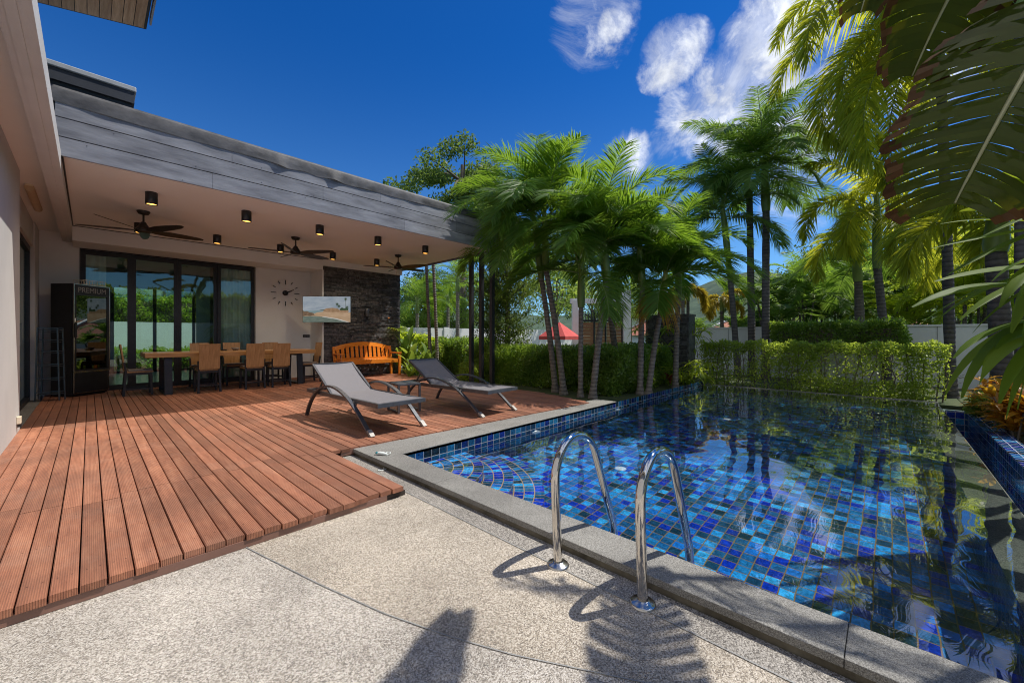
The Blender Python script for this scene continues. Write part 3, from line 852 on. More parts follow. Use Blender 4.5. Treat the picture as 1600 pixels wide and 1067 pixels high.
t = thing('goggles_clip', 'small white and teal plastic clip lying on the corner of the coping', 'plastic clip', (1.755, 3.22, -.012), R(-62))
b = MB(); b.tube([(-.055, 0, .01), (-.02, 0, .016), (.02, 0, .014), (.055, 0, .009)], [.011, .015, .014, .009], 10); b.build('body', M['whitep'], t)
b = MB(); b.lathe([(.0, .024), (.014, .022), (.017, .012)], (-.045, 0, .002), 12); b.build('cap', M['teal'], t)
b = MB(); b.tube([(.05 + .022 * math.sin(a), .02 - .02 * math.cos(a), .008 + .012 * math.sin(a / 2)) for a in np.linspace(0, 2 * PI, 14)], .0028, 6); b.build('loop', M['whitep'], t)
t = thing('broken_clip', 'curled bit of white plastic string on the pebbles below the coping corner', 'plastic string', (1.61, 3.0, -.068), R(20))
b = MB(); b.tube([(.02 * math.cos(a) + .01 * a, .02 * math.sin(a), .004) for a in np.linspace(0, 9, 26)], .003, 6); b.build('string', M['whitep'], t)

# ================================================================== VILLA
villa = thing('villa', 'single storey villa with beige walls, grey boarded roof edge and a covered terrace', 'house', (0, 10.7, 0))
VL = Vector((0, -10.7, 0))
def vobj(mb, name, m, **k):
    return mb.build(name, m, villa, VL, **k)
BW = 10.7
b = MB()
b.box(-.9, -.11, BW, BW + .15, -.1, 2.93)
b.box(-.11, 2.63, BW, BW + .15, 2.62, 2.93)
b.box(2.63, 3.9, BW, BW + .15, -.1, 2.93)
vobj(b, 'wall', M['wall_shade_lift'])
b = MB()
b.box(-.75, -.53, -3.0, 6.98, -.1, 2.86)
b.box(-.75, -.62, 6.98, 9.95, 2.46, 2.859)
b.box(-.75, -.60, 9.95, BW - .002, -.1, 2.859)
b.box(-.9, -.75, 6.0, BW, 2.46, 3.0)
vobj(b, 'wall', M['wall'])
b = MB(); b.box(-.2, 3.88, 9.95, BW - .003, 2.635, 2.885); b.box(3.88, 5.99, 9.96, BW - .003, 2.735, 2.885)
vobj(b, 'ceiling_beam', M['wall_shade_lift'])
b = MB(); b.box(-.332, -.2, -3.0, BW - .004, 2.72, 2.9)
b.box(-.3, -.255, -3.0, BW - .02, 2.714, 2.7195)
vobj(b, 'side_beam', M['wall'])
b = MB(); b.box(-.2, 6.02, 6.13, BW - .004, 2.886, 2.95)
b.box(-.19, 6.0, 6.135, 6.16, 2.876, 2.8855, 1)
b.box(5.97, 6.0, 6.16, 9.95, 2.876, 2.8855, 1)
b.box(-.199, -.185, 6.16, 9.95, 2.876, 2.8855, 1)
b.box(-.185, 3.88, 9.93, 9.949, 2.876, 2.8855, 1)
vobj(b, 'terrace_ceiling', [M['ceil'], M['black']])
b = MB(); b.box(-.748, -.333, -3.0, BW - .005, 2.862, 2.9); vobj(b, 'soffit', M['ceil'])
b = MB(); b.box(-.25, 6.0, 6.14, 15.6, 2.951, 3.5); b.box(-6.5, -.4, -3.0, 15.6, 2.901, 3.06); vobj(b, 'roof', M['navy'])
# fascia boards in random lengths
b = MB()
rows = [(2.862, 3.05), (3.06, 3.245), (3.255, 3.44)]
for k, (z0, z1) in enumerate(rows):
    xs = [-.24] + {0: [1.05, 3.75], 1: [2.38, 4.9], 2: [1.25, 3.3, 5.1]}[k] + [6.07]
    for x0, x1 in zip(xs[:-1], xs[1:]):
        b.box(x0 + .0015, x1 - .0015, 6.10, 6.128, z0, z1)
    for y0, y1 in ((6.13, 8.3), (8.303, 11.0)):
        b.box(6.042, 6.07, y0, y1, z0, z1)
    for xx in np.arange(.1, 6.0, .71):      # screw heads
        xx += rnd.uniform(-.12, .12); zz = rnd.choice([z0 + .02, z1 - .03]) + rnd.uniform(-.006, .006)
        b.box(xx - .0035, xx + .0035, 6.097, 6.1, zz, zz + .007, 1)
b.box(-.2, 6.035, 6.1285, 6.1295, 2.87, 3.43, 2)
vobj(b, 'fascia', [M['fascia'], M['flash'], M['black']])
# roof membrane folded over the edge, with a loose wavy hem
b = MB(); n = 150; rows_ = []
for i in range(n + 1):
    x = -.3 + 6.42 * i / n
    w = (max(0, math.sin((x - 1.62) * 8.5)) ** 4 * .03 * (1.5 < x < 3.1)) + .003 * math.sin(x * 5.1) + .003 * math.sin(x * 13)
    sag = .03 * math.exp(-((x - 1.9) / .16) ** 2) + .025 * math.exp(-((x - 2.3) / .12) ** 2) + .02 * math.exp(-((x - 2.75) / .2) ** 2) + .006 * math.sin(x * 2.3)
    hem = 3.392 - sag + .012 * max(0, x - 3.2)
    rows_.append([(x, 6.09 - w, hem), (x, 6.091 - w * .6, 3.44), (x, 6.088, 3.53), (x, 6.1, 3.56), (x, 6.35, 3.565)])
b.strip(rows_)
vobj(b, 'roof_membrane', M['flash'])
b = MB(); b.box(6.0, 6.09, 6.12, 11.0, 3.441, 3.56); b.box(-.4, 6.0, 6.35, 13, 3.5, 3.565); vobj(b, 'roof_top', M['flash'])
# upper roof and its planked eave
b = MB(); b.box(-6, .42, 8.05, 12.0, 3.566, 4.42); vobj(b, 'upper_wall', M['navy'])
b = MB(); b.box(-6, .47, 7.98, 12.1, 4.585, 4.66); vobj(b, 'upper_roof', M['cap'], bevel=.012)
b = MB(); b.box(-6, .45, 8.0, 12.08, 4.421, 4.5845); vobj(b, 'upper_fascia', M['navy'])
b = MB()
def ev(x, y, dz=0): return (x, y, 5.2 + (x - .53) * .225 + dz)
P8 = [ev(.53, 7.34), ev(-4, 7.34), ev(-4, 3.0), ev(.53, 3.0)]
b.add(P8 + [(p[0], p[1], p[2] + .14) for p in P8], [(0, 1, 2, 3), (7, 6, 5, 4), (0, 4, 5, 1), (1, 5, 6, 2), (2, 6, 7, 3), (3, 7, 4, 0)], 1)
x = .5
while x > -3.9:
    b.add([ev(x, 7.31, -.008), ev(x - .098, 7.31, -.008), ev(x - .098, 3.02, -.008), ev(x, 3.02, -.008),
           ev(x, 7.31, -.001), ev(x - .098, 7.31, -.001), ev(x - .098, 3.02, -.001), ev(x, 3.02, -.001)],
          [(0, 1, 2, 3), (0, 4, 5, 1), (1, 5, 6, 2), (2, 6, 7, 3), (3, 7, 4, 0)])
    x -= .105
b.bar(ev(.56, 7.2, .05), ev(.56, 3.0, .05), .02, .12, mi=2)
vobj(b, 'eave', [M['soffit'], M['ironwood'], M['cap']])
b = MB(); b.box(-6, -1.6, 3.2, 8.04, 3.061, 4.55); vobj(b, 'upper_storey', M['wall'])
# split slate wall
b = MB(); r2 = random.Random(3); z = 0.0
while z < 2.73:
    h = r2.uniform(.03, .048); h = min(h, 2.732 - z); x = 3.905
    while x < 5.99:
        l = r2.uniform(.09, .36); x1 = min(x + l, 5.99)
        if 5.99 - x1 < .05: x1 = 5.99
        d = r2.uniform(0, .032)
        b.box(x + .001, x1 - .001, 9.98 - d, 10.02, z + .0012, z + h - .0012); x = x1
    y = 10.021
    while y < BW:
        l = min(r2.uniform(.1, .3), BW - y)
        b.box(5.95, 5.99 + r2.uniform(0, .025), y, y + l - .002, z + .0012, z + h - .0012); y += l
    z += h
b.box(3.9, 5.95, 10.021, BW + .1, -.1, 2.733)
vobj(b, 'slate_wall', M['stone'])
b = MB(); b.box(3.862, 3.8995, 9.952, BW - .002, -.1, 2.634); vobj(b, 'pier', M['wall_shade_lift'])
b = MB(); b.box(5.86, 6.02, 9.9, 10.1, 2.74, 2.875); vobj(b, 'beam_end', M['white'])
for y in (6.18, 6.52, 6.86):
    b = MB(); b.box(5.94, 6.02, y, y + .085, -.2, 2.876); vobj(b, 'post', M['ironwood'], bevel=.004)
# black framed glass doors to the dining terrace
xs = [-.11, .565, 1.26, 1.93, 2.63]
for k in range(4):
    b = MB(); x0, x1 = xs[k], xs[k + 1]; y0 = BW + (.02 if k in (0, 3) else .06); w = .062
    b.box(x0 + .001, x0 + w, y0, y0 + .036, .01, 2.615); b.box(x1 - w, x1 - .001, y0, y0 + .036, .01, 2.615)
    b.box(x0 + w, x1 - w, y0 + .001, y0 + .035, .01, .1); b.box(x0 + w, x1 - w, y0 + .001, y0 + .035, 2.53, 2.615)
    dr = vobj(b, 'glass_door', M['black'])
    b = MB(); b.add([(x0 + w, y0 + .018, .1), (x1 - w, y0 + .018, .1), (x1 - w, y0 + .018, 2.53), (x0 + w, y0 + .018, 2.53)], [(0, 1, 2, 3)])
    b.build('pane', M['glass'], dr)
    if k in (1, 2):
        xx = x1 - .03 if k == 1 else x0 + .03
        b = MB(); b.box(xx - .012, xx + .012, y0 - .02, y0, .95, 1.2); b.build('handle', M['rubber'], dr)
b = MB(); b.box(-.12, 2.64, BW - .01, BW + .1, -.02, .009); b.box(-.125, -.1105, BW - .012, BW + .1, .009, 2.63); b.box(2.6305, 2.645, BW - .012, BW + .1, .009, 2.63)
b.box(-.12, 2.64, BW - .012, BW + .1, 2.616, 2.632)
vobj(b, 'door_frame', M['black'])
# sliding glass door on the left side
b = MB(); X0 = -.70
for y0, y1 in ((6.985, 7.06), (8.38, 8.46), (8.5, 8.58), (9.86, 9.945)):
    b.box(X0, X0 + .05, y0, y1, .004, 2.455)
b.box(X0, X0 + .05, 7.06, 9.86, .004, .07); b.box(X0, X0 + .05, 7.06, 9.86, 2.37, 2.455)
sd = vobj(b, 'sliding_door', M['black'])
b = MB(); b.add([(X0 + .02, 7.06, .07), (X0 + .02, 9.86, .07), (X0 + .02, 9.86, 2.37), (X0 + .02, 7.06, 2.37)], [(0, 1, 2, 3)]); b.build('pane', M['glass'], sd)
b = MB(); b.box(X0 + .05, X0 + .075, 8.41, 8.43, .9, 1.2); b.build('handle', M['steel_b'], sd)
# rooms behind the glass; the dining room has a second glass wall onto the back garden
b = MB()
b.add([(-1.6, 10.86, .0), (6, 10.86, .0), (6, 15.5, .0), (-1.6, 15.5, .0)], [(0, 1, 2, 3)], 1)
b.add([(2.25, 15.5, 0), (6, 15.5, 0), (6, 15.5, 2.9), (2.25, 15.5, 2.9)], [(0, 1, 2, 3)])
b.add([(2.25, 13.4, 0), (2.25, 15.5, 0), (2.25, 15.5, 2.9), (2.25, 13.4, 2.9)], [(0, 1, 2, 3)])
b.add([(-1.6, 10.86, 0), (-1.6, 15.5, 0), (-1.6, 15.5, 2.9), (-1.6, 10.86, 2.9)], [(0, 1, 2, 3)])
b.add([(6, 10.86, 0), (6, 15.5, 0), (6, 15.5, 2.9), (6, 10.86, 2.9)], [(3, 2, 1, 0)])
b.add([(-1.6, 10.86, 2.9), (6, 10.86, 2.9), (6, 15.5, 2.9), (-1.6, 15.5, 2.9)], [(3, 2, 1, 0)])
b.box(-1.6, 2.25, 15.5, 15.6, 2.45, 2.9)
b.add([(-4, 6, .0), (-.76, 6, .0), (-.76, 10.6, .0), (-4, 10.6, .0)], [(0, 1, 2, 3)], 1)
b.add([(-4, 6, 0), (-4, 10.6, 0), (-4, 10.6, 2.9), (-4, 6, 2.9)], [(0, 1, 2, 3)])
b.add([(-4, 10.6, 0), (-.76, 10.6, 0), (-.76, 10.6, 2.9), (-4, 10.6, 2.9)], [(0, 1, 2, 3)])
vobj(b, 'room', [M['room'], M['roomfloor']])
b = MB()
for x in (-1.58, -.62, .34, .42, 1.3, 2.2): b.box(x - .04, x + .04, 15.5, 15.56, 0, 2.45)
b.box(-1.6, 2.24, 15.5, 15.56, 0, .06); b.box(-1.6, 2.24, 15.5, 15.56, 2.38, 2.45)
rd = vobj(b, 'rear_glass_door', M['black'])
b = MB(); b.add([(-1.6, 15.53, .06), (2.2, 15.53, .06), (2.2, 15.53, 2.38), (-1.6, 15.53, 2.38)], [(0, 1, 2, 3)]); b.build('pane', M['glass'], rd)
def curtain(x0, x1, y, label):
    b = MB(); n = int((x1 - x0) / .012); rows_ = []
    for i in range(n + 1):
        x = x0 + (x1 - x0) * i / n
        d = .028 * math.sin(i * .62) + .012 * math.sin(i * .23)
        rows_.append([(x, y + d, .03), (x, y + d * .8, 2.6)])
    b.strip(rows_)
    o = b.build('curtain', M['curtain'], None)
    tag(o, label, 'curtain', 'sheer curtains behind the glass doors')
curtain(2.0, 2.6, 10.95, 'pale sheer curtain behind the right hand glass door, beside the clock wall')
curtain(-.08, .22, 10.95, 'pale sheer curtain bunched behind the glass door above the black fridge')

# ================================================================== FITTINGS
def downlight(loc, label):
    t = thing('downlight', label, 'ceiling light', loc, 0, 'black cylinder lights under the terrace ceiling')
    b = MB(); b.lathe([(.0, 0), (.062, 0), (.064, -.004), (.064, -.155), (.058, -.157), (.054, -.15), (.054, -.11)], (0, 0, 0), 24); b.build('housing', M['rubber'], t)
    b = MB(); b.lathe([(.0535, -.146), (.03, -.15), (.0, -.151)], (0, 0, 0), 20); b.build('lamp', M['lampglow'], t)
    l = bpy.data.lights.new('downlight_lamp', 'SPOT'); l.energy = 22; l.color = (1, .82, .6); l.spot_size = R(150); l.spot_blend = .8; l.shadow_soft_size = .04
    o = bpy.data.objects.new('downlight_lamp', l); COL.objects.link(o); o.parent = t; o.location = (0, 0, -.16)
    return t
near_lab = ['black cylinder light by the roof edge nearest the side beam', 'black cylinder light by the roof edge between the first and second fans', 'black cylinder light by the roof edge above the middle fan',
            'black cylinder light by the roof edge between the second and third fans', 'black cylinder light by the roof edge nearest the corner posts']
far_lab = ['black cylinder light half hidden under the hub of the nearest fan', 'black cylinder light near the glass doors between the first and second fans', 'black cylinder light behind the left blades of the middle fan',
           'black cylinder light above the television and clock wall', 'black cylinder light in front of the slate wall beside the far fan']
for k in range(5):
    downlight((.55 + 1.05 * k, 6.93, 2.8855), near_lab[k])
    downlight((.56 + 1.05 * k, 8.97, 2.8855), far_lab[k])

def fan(loc, rot, label):
    t = thing('ceiling_fan', label, 'ceiling fan', loc, rot, 'dark five bladed ceiling fans')
    b = MB(); b.lathe([(0, 0), (.075, 0), (.078, -.012), (.06, -.045), (.02, -.055)], (0, 0, 0), 24); b.build('canopy', M['fan'], t)
    b = MB(); b.lathe([(.0125, -.05), (.0125, -.2)], (0, 0, 0), 12); b.build('rod', M['fan'], t)
    b = MB(); b.lathe([(.014, -.16), (.03, -.165), (.045, -.2), (.085, -.26), (.095, -.275), (.095, -.3), (.07, -.32), (.0, -.325)], (0, 0, 0), 24); b.build('motor', M['fan'], t)
    for k in range(5):
        a = 2 * PI * k / 5; rows_ = []
        ca, sa = math.cos(a), math.sin(a)
        for rr, w, z in ((.08, .05, -.286), (.16, .085, -.284), (.3, .12, -.28), (.5, .105, -.277), (.68, .075, -.274), (.75, .03, -.273)):
            tw = .022
            rows_.append([(rr * ca - (w / 2) * -sa, rr * sa - (w / 2) * ca, z + tw * w / .12), (rr * ca + (w / 2) * -sa, rr * sa + (w / 2) * ca, z - tw * w / .12)])
        b = MB(); b.solid_strip(rows_, .007); b.build('blade', M['fan'], t)
    return t
fan((.55, 8.05, 2.8855), R(12), 'dark ceiling fan nearest the side beam, above the fridge end')
fan((2.66, 8.1, 2.8855), R(20), 'dark ceiling fan in the middle of the three, above the table')
fan((4.85, 8.15, 2.8855), R(5), 'dark ceiling fan farthest along, in front of the slate wall')

# clock of separate bars on the wall
t = thing('wall_clock', 'black clock of twelve bars on the beige wall right of the glass doors', 'clock', (3.28, BW - .001, 2.08))
for k in range(12):
    a = k * PI / 6; ln = .11 if k % 3 == 0 else .065
    r0, r1 = (.315 - ln, .315)
    b = MB(); b.bar((r0 * math.sin(a), -.008, r0 * math.cos(a)), (r1 * math.sin(a), -.008, r1 * math.cos(a)), .014, .02, up=(0, 1, 0)); b.build('hour_mark', M['rubber'], t)
b = MB(); b.lathe([(0, .03), (.06, .028), (.065, .0)], (0, 0, 0), 24)
o = b.build('hub', M['rubber'], t); o.rotation_euler = (R(90), 0, 0)
for a, ln, w in ((R(64), .2, .02), (R(66), .13, .028)):
    b = MB(); b.bar((0, -.036 + w * .2, 0), (ln * math.sin(a), -.036 + w * .2, ln * math.cos(a)), w, .004, up=(0, 1, 0)); b.build('hand', M['rubber'], t)

# television on a swivel arm, showing a beach
tv = thing('television', 'wide flat television on the wall arm showing a rocky beach', 'television', (3.84, 9.63, 1.35), AZ - R(90))
W2, Hh = .57, .62
b = MB(); b.box(-W2, W2, .0, .04, 0, Hh); b.box(-.35, .35, .041, .075, .1, .45); b.build('case', M['rubber'], tv, bevel=.004)
def poly(pts, y, name, m, parent=tv):
    b = MB(); b.add([(x * 2 * (W2 - .008) - (W2 - .008), y, .008 + z * (Hh - .016)) for x, z in pts], [tuple(range(len(pts)))]); return b.build(name, m, parent)
def emat(name, c1, c2, sc, st=(1, 1, 1), k=.75):
    m = pmat(name, c1, c2, scale=sc, rough=.2, stretch=st)
    tt = m.node_tree; bb = tt.nodes['Principled BSDF']; l = bb.inputs['Base Color'].links[0].from_socket
    tt.links.new(l, bb.inputs['Emission Color']); bb.inputs['Emission Strength'].default_value = k * .62
    tt.links.remove(bb.inputs['Base Color'].links[0]); bb.inputs['Base Color'].default_value = (.01, .01, .01, 1)
    return m
scr = poly([(0, 0), (1, 0), (1, 1), (0, 1)], -.0012, 'screen', emat('screen cloud', (.3, .37, .45), (.5, .55, .6), 3, (1, 1, 4)))
def sp(pts, y, name, m):
    return poly(pts, y, name, m, scr)
sp([(0, .15), (.5, .15), (.5, .44), (.3, .45), (0, .44)], -.0016, 'sea', emat('screen sea', (.2, .3, .32), (.3, .4, .41), 4, (1, 1, 6)))
sp([(.0, .0), (1, 0), (1, .38), (.7, .43), (.45, .41), (.3, .38), (.25, .34), (.0, .33)], -.0020, 'beach', emat('screen sand', (.5, .33, .2), (.66, .46, .3), 5, (1, 1, 3)))
sp([(.0, .0), (.92, .0), (.7, .12), (.45, .2), (.25, .24), (.0, .23)], -.0024, 'lagoon', emat('screen lagoon', (.12, .16, .13), (.25, .3, .26), 6, (1, 1, 5)))
sp([(.92, .0), (.98, .0), (.72, .14), (.45, .22), (.4, .205), (.68, .12)], -.0027, 'surf', emat('screen surf', (.6, .55, .5), (.8, .78, .74), 9))
sp([(0, .23), (.06, .25), (.15, .24), (.25, .27), (.22, .36), (.14, .38), (.09, .43), (.03, .41), (0, .47)], -.0028, 'rocks', emat('screen rock', (.13, .08, .05), (.3, .2, .13), 12))
sp([(.42, .4), (.95, .38), (.97, .45), (.85, .5), (.78, .47), (.72, .54), (.62, .56), (.5, .54), (.45, .5)], -.0026, 'boulders', emat('screen boulder', (.3, .18, .1), (.52, .33, .2), 12))
sp([(.3, .45), (.45, .47), (.46, .5), (.38, .48)], -.0029, 'headland', emat('screen trees', (.03, .06, .03), (.08, .12, .06), 18))
gm = bpy.data.materials['screen trees']
for px, pz, hh in ((.72, .5, .2), (.76, .5, .12), (.9, .5, .4), (.93, .48, .1)):
    pts = [(px - .003, pz), (px + .003, pz)]
    sp([(px - .003, .48), (px + .003, .48), (px + .003, pz + hh), (px - .003, pz + hh)], -.0031 - hh * .0005, 'palm_stem', gm)
    n = 9; sp([(px + (.045 if k % 2 else .015) * math.cos(2 * PI * k / (2 * n)), pz + hh + (.09 if k % 2 else .03) * math.sin(2 * PI * k / (2 * n))) for k in range(2 * n)], -.0034 - hh * .0005, 'palm_head', gm)
sp([(.78, .46), (.95, .46), (.96, .52), (.92, .57), (.87, .54), (.82, .57), (.78, .52)], -.0033, 'bushes', gm)
b = MB(); b.bar((0, .075, .3), (.12, .3, .3), .05, .06); b.bar((.12, .3, .3), (.0, .5, .3), .05, .06); b.build('wall_arm', M['rubber'], tv)

t = thing('wall_lamp', 'grey up and down lamp on the slate wall above the orange bench', 'wall lamp', (4.97, 9.94, 1.54))
b = MB(); b.lathe([(.0, 0), (.05, 0), (.052, .004), (.052, .196), (.05, .2), (.0, .2)], (0, -.06, 0), 20); b.build('housing', M['alu'], t)
b = MB(); b.box(-.04, .04, -.012, .04, .05, .15); b.build('bracket', M['rubber'], t)
t = thing('garden_tap_cover', 'small round copper cap on the slate wall right of the wall lamp', 'cap', (5.62, 9.945, 1.52))
b = MB(); b.lathe([(.0, .03), (.018, .027), (.022, .0)], (0, 0, 0), 14); o = b.build('cap', M['teak'], t); o.rotation_euler = (R(90), 0, 0)
t = thing('wall_switch', 'small dark switch plate on the beige wall below the television', 'switch', (3.76, BW - .001, 1.03))
b = MB(); b.box(-.08, .08, -.012, 0, -.035, .035); b.build('plate', M['rubber'], t, bevel=.003)
b = MB(); b.box(-.06, -.005, -.016, -.0125, -.022, .022); b.box(.005, .06, -.016, -.0125, -.022, .022); b.build('rocker', M['alu'], t)
t = thing('outdoor_socket', 'cream socket box low on the end of the white side wall', 'socket', (-.529, 6.72, .13))
b = MB(); b.box(0, .03, -.045, .045, -.03, .045); b.build('box', M['plastic'], t, bevel=.004)
b = MB(); b.box(.005, .03, -.03, .03, -.065, -.031); b.build('cable_gland', M['rubber'], t)
t = thing('tube_light', 'yellowed tube light fixed along the corner of the left soffit', 'tube light', (-.5, 8.15, 2.862))
b = MB(); b.tube([(0, -.6, -.035), (0, .6, -.035)], .042, 14); b.build('cover', M['diff'], t)
b = MB(); b.box(-.03, .03, -.62, .62, -.015, 0); b.build('base', M['plastic'], t)

# ================================================================== FRIDGE AND RACK
FR = math.atan2(.35, .43)
fr = thing('display_fridge', 'tall black glass fronted drinks fridge standing at an angle beside the glass doors', 'fridge', (-.19, 9.98, 0), FR)
b = MB(); b.box(.0, .56, .03, .42, .02, 1.92); b.box(.02, .54, .05, .4, .0, .02); b.build('cabinet', M['rubber'], fr, bevel=.006)
b = MB(); b.box(.02, .54, .0, .029, .07, .4); b.build('kick_panel', M['rubber'], fr, bevel=.004)
b = MB()
for p, q in (((.01, 0, .06), (.01, 0, .41)), ((.55, 0, .06), (.55, 0, .41)), ((.01, 0, .06), (.55, 0, .06)), ((.01, 0, .41), (.55, 0, .41))): b.bar(p, q, .012, .012)
b.build('kick_trim', M['steel_b'], fr)
b = MB(); b.box(.004, .04, -.01, .029, .425, 1.91); b.box(.52, .556, -.01, .029, .425, 1.91); b.box(.04, .52, -.01, .029, .425, .46); b.box(.04, .52, -.01, .029, 1.73, 1.91)
dr = b.build('door', M['rubber'], fr)
b = MB()
for p, q in (((.004, -.011, .425), (.004, -.011, 1.91)), ((.556, -.011, .425), (.556, -.011, 1.91)), ((.004, -.011, 1.91), (.556, -.011, 1.91)), ((.004, -.011, .425), (.556, -.011, .425))): b.bar(p, q, .011, .011)
b.build('door_trim', M['steel_b'], dr)
b = MB(); b.add([(.04, .0, .46), (.52, .0, .46), (.52, .0, 1.73), (.04, .0, 1.73)], [(0, 1, 2, 3)]); b.build('pane', M['fglass'], dr)
b = MB(); b.box(-.002, .03, -.035, -.012, 1.0, 1.25); b.build('handle', M['rubber'], dr)
b = MB(); b.box(.012, .03, -.0125, -.0105, 1.27, 1.33); b.box(.012, .03, -.0125, -.0105, 1.05, 1.2); b.build('sticker', M['whitep'], dr)
cu = bpy.data.curves.new('lettering', 'FONT'); cu.body = 'PREMIUM'; cu.size = .125; cu.align_x = 'CENTER'; cu.align_y = 'CENTER'; cu.extrude = .001
tx = bpy.data.objects.new('lettering', cu); COL.objects.link(tx); tx.parent = dr; tx.location = (.28, -.0125, 1.815); tx.rotation_euler = (R(90), 0, 0); tx.scale = (.86, 1, 1)
cu.materials.append(pmat('grey lettering', (.24, .235, .22), None, rough=.4))
bpy.context.view_layer.update()
lm = bpy.data.meshes.new_from_object(tx); bpy.data.objects.remove(tx)
tx = link('lettering', lm, dr, (.28, -.0125, 1.815)); tx.rotation_euler = (R(90), 0, 0); tx.scale = (.86, 1, 1)
for z in (.7, .97, 1.24, 1.5):
    b = MB()
    for k in range(9): b.bar((.05 + .0575 * k, .05, z), (.05 + .0575 * k, .036, z), .004, .004)
    b.box(.045, .515, .034, .05, z - .004, z + .004); b.build('shelf', M['steel_b'], fr)
t = thing('wire_basket', 'small wire basket lying on top of the black fridge', 'basket', (.0, 10.24, 1.922), FR)
b = MB()
for z in (.006, .075):
    for p, q in (((-.17, -.1, z), (.17, -.1, z)), ((.17, -.1, z), (.17, .1, z)), ((.17, .1, z), (-.17, .1, z)), ((-.17, .1, z), (-.17, -.1, z))): b.bar(p, q, .006, .006)
for k in range(9):
    x = -.17 + .34 * k / 8
    b.bar((x, -.1, .006), (x, -.1, .075), .004, .004); b.bar((x, .1, .006), (x, .1, .075), .004, .004); b.bar((x, -.1, .006), (x, .1, .006), .004, .004)
b.build('wires', M['plastic'], t)
rk = thing('metal_rack', 'grey metal shelf rack with six tiers beside the fridge', 'rack', (-.43, 9.73, 0), R(-18))
tp_, bt_ = .11, .135
for sx in (-1, 1):
    for sy in (-1, 1):
        b = MB(); b.bar((sx * bt_, sy * .09, 0), (sx * tp_, sy * .08, 1.16), .016, .016); b.build('leg', M['alu'], rk)
for z in (.11, .33, .55, .76, .94, 1.1):
    k = bt_ + (tp_ - bt_) * z / 1.16; kk = .09 - .01 * z / 1.16
    b = MB(); b.box(-k, k, -kk, kk, z - .004, z)
    for s in (-1, 1): b.bar((-k, s * kk, z + .028), (k, s * kk, z + .028), .008, .008); b.bar((s * k, -kk, z + .028), (s * k, kk, z + .028), .008, .008)
    b.build('shelf', M['alu'], rk)
b = MB(); b.bar((-tp_, -.08, 1.155), (tp_, -.08, 1.155), .014, .014); b.bar((-tp_, .08, 1.155), (tp_, .08, 1.155), .014, .014); b.build('top_rail', M['alu'], rk)

# ================================================================== DINING TABLE AND CHAIRS
tb = thing('dining_table', 'long solid wood dining table on black trapezoid legs before the glass doors', 'table', (2.03, 9.58, 0))
b = MB(); b.box(-1.39, 1.39, -.43, .43, .655, .735); b.build('tabletop', M['tabtop'], tb, bevel=.006)
for x in (-1.08, 1.08):
    b = MB(); b.bar((x, -.4, .0), (x, -.34, .653), .11, .05, up=(0, 1, 0)); b.bar((x, .4, .0), (x, .34, .653), .11, .05, up=(0, 1, 0))
    b.box(x - .055, x + .055, -.34, .34, .612, .652); b.box(x - .055, x + .055, -.375, .375, .0, .03)
    b.build('leg', M['black'], tb, bevel=.003)
def make_chair(loc, rz, label):
    """faces local +y; back at -y"""
    t = thing('dining_chair', label, 'chair', loc, rz, 'wooden dining chairs round the long table')
    w, d = .165, .175
    b = MB(); b.box(-w, w, -d + .01, d, .395, .42); b.build('seat', M['chairwood'], t, bevel=.004)
    b = MB(); b.box(-w + .008, w - .008, -d + .03, d - .008, .4205, .448); b.build('cushion', M['cushion'], t, bevel=.011)
    for sx in (-1, 1):
        b = MB(); b.bar((sx * (w - .005), d - .02, 0), (sx * (w - .012), d - .03, .394), .034, .034); b.build('leg', M['black'], t, bevel=.002)
        b = MB(); b.bar((sx * (w - .002), -d - .03, 0), (sx * (w - .012), -d + .002, .4), .034, .034); b.bar((sx * (w - .012), -d + .002, .4), (sx * (w - .004), -d - .022, .58), .03, .028); b.build('leg', M['black'], t, bevel=.002)
    b = MB()
    b.box(-w + .01, w - .01, -d + .0, -d + .03, .355, .394); b.box(-w + .01, w - .01, d - .045, d - .018, .355, .394)
    for sx in (-1, 1): b.bar((sx * (w - .012), -d, .374), (sx * (w - .012), d - .03, .374), .024, .036)
    b.build('seat_frame', M['black'], t)
    b = MB()
    for sx in (-1, 1): b.bar((sx * (w - .005), -d - .02, .11), (sx * (w - .006), d - .02, .11), .02, .026)
    b.bar((-w + .01, -d - .021, .13), (w - .01, -d - .021, .13), .02, .026); b.bar((-w + .01, d - .02, .13), (w - .01, d - .02, .13), .02, .026)
    b.build('stretcher', M['black'], t)
    rows_ = [[(-w + .012, -d - .004, .43), (w - .012, -d - .004, .43)], [(-w + .012, -d - .02, .6), (w - .012, -d - .02, .6)], [(-w + .008, -d - .055, .885), (w - .008, -d - .055, .885)]]
    b = MB(); b.solid_strip(rows_, .022); b.build('backrest', M['chairwood'], t, bevel=.004)
    return t
ch = make_chair((1.50, 9.19, 0), 0, 'wooden chair on the near side of the table, closest to the fridge end')
spots_ = [((2.21, 9.17, 0), R(2), 'wooden chair in the middle of the three on the near side of the table'),
          ((2.68, 9.15, 0), R(-2), 'wooden chair on the near side of the table, closest to the television end'),
          ((1.57, 10.16, 0), R(182), 'wooden chair across the table, behind the near chair of the fridge end'),
          ((2.12, 10.16, 0), R(180), 'wooden chair across the table with the glass bowl in front of it'),
          ((2.86, 10.16, 0), R(178), 'wooden chair across the table against the beige wall'),
          ((.60, 9.60, 0), R(-90), 'wooden chair seen side on at the fridge end of the table'),
          ((3.38, 9.5, 0), R(92), 'wooden chair seen side on at the slate wall end of the table')]
for l, rz, lab in spots_:
    copy_thing(ch, l, rz, lab)
t = thing('glass_bowl', 'small glass bowl standing on the far side of the table', 'bowl', (2.05, 9.72, .735))
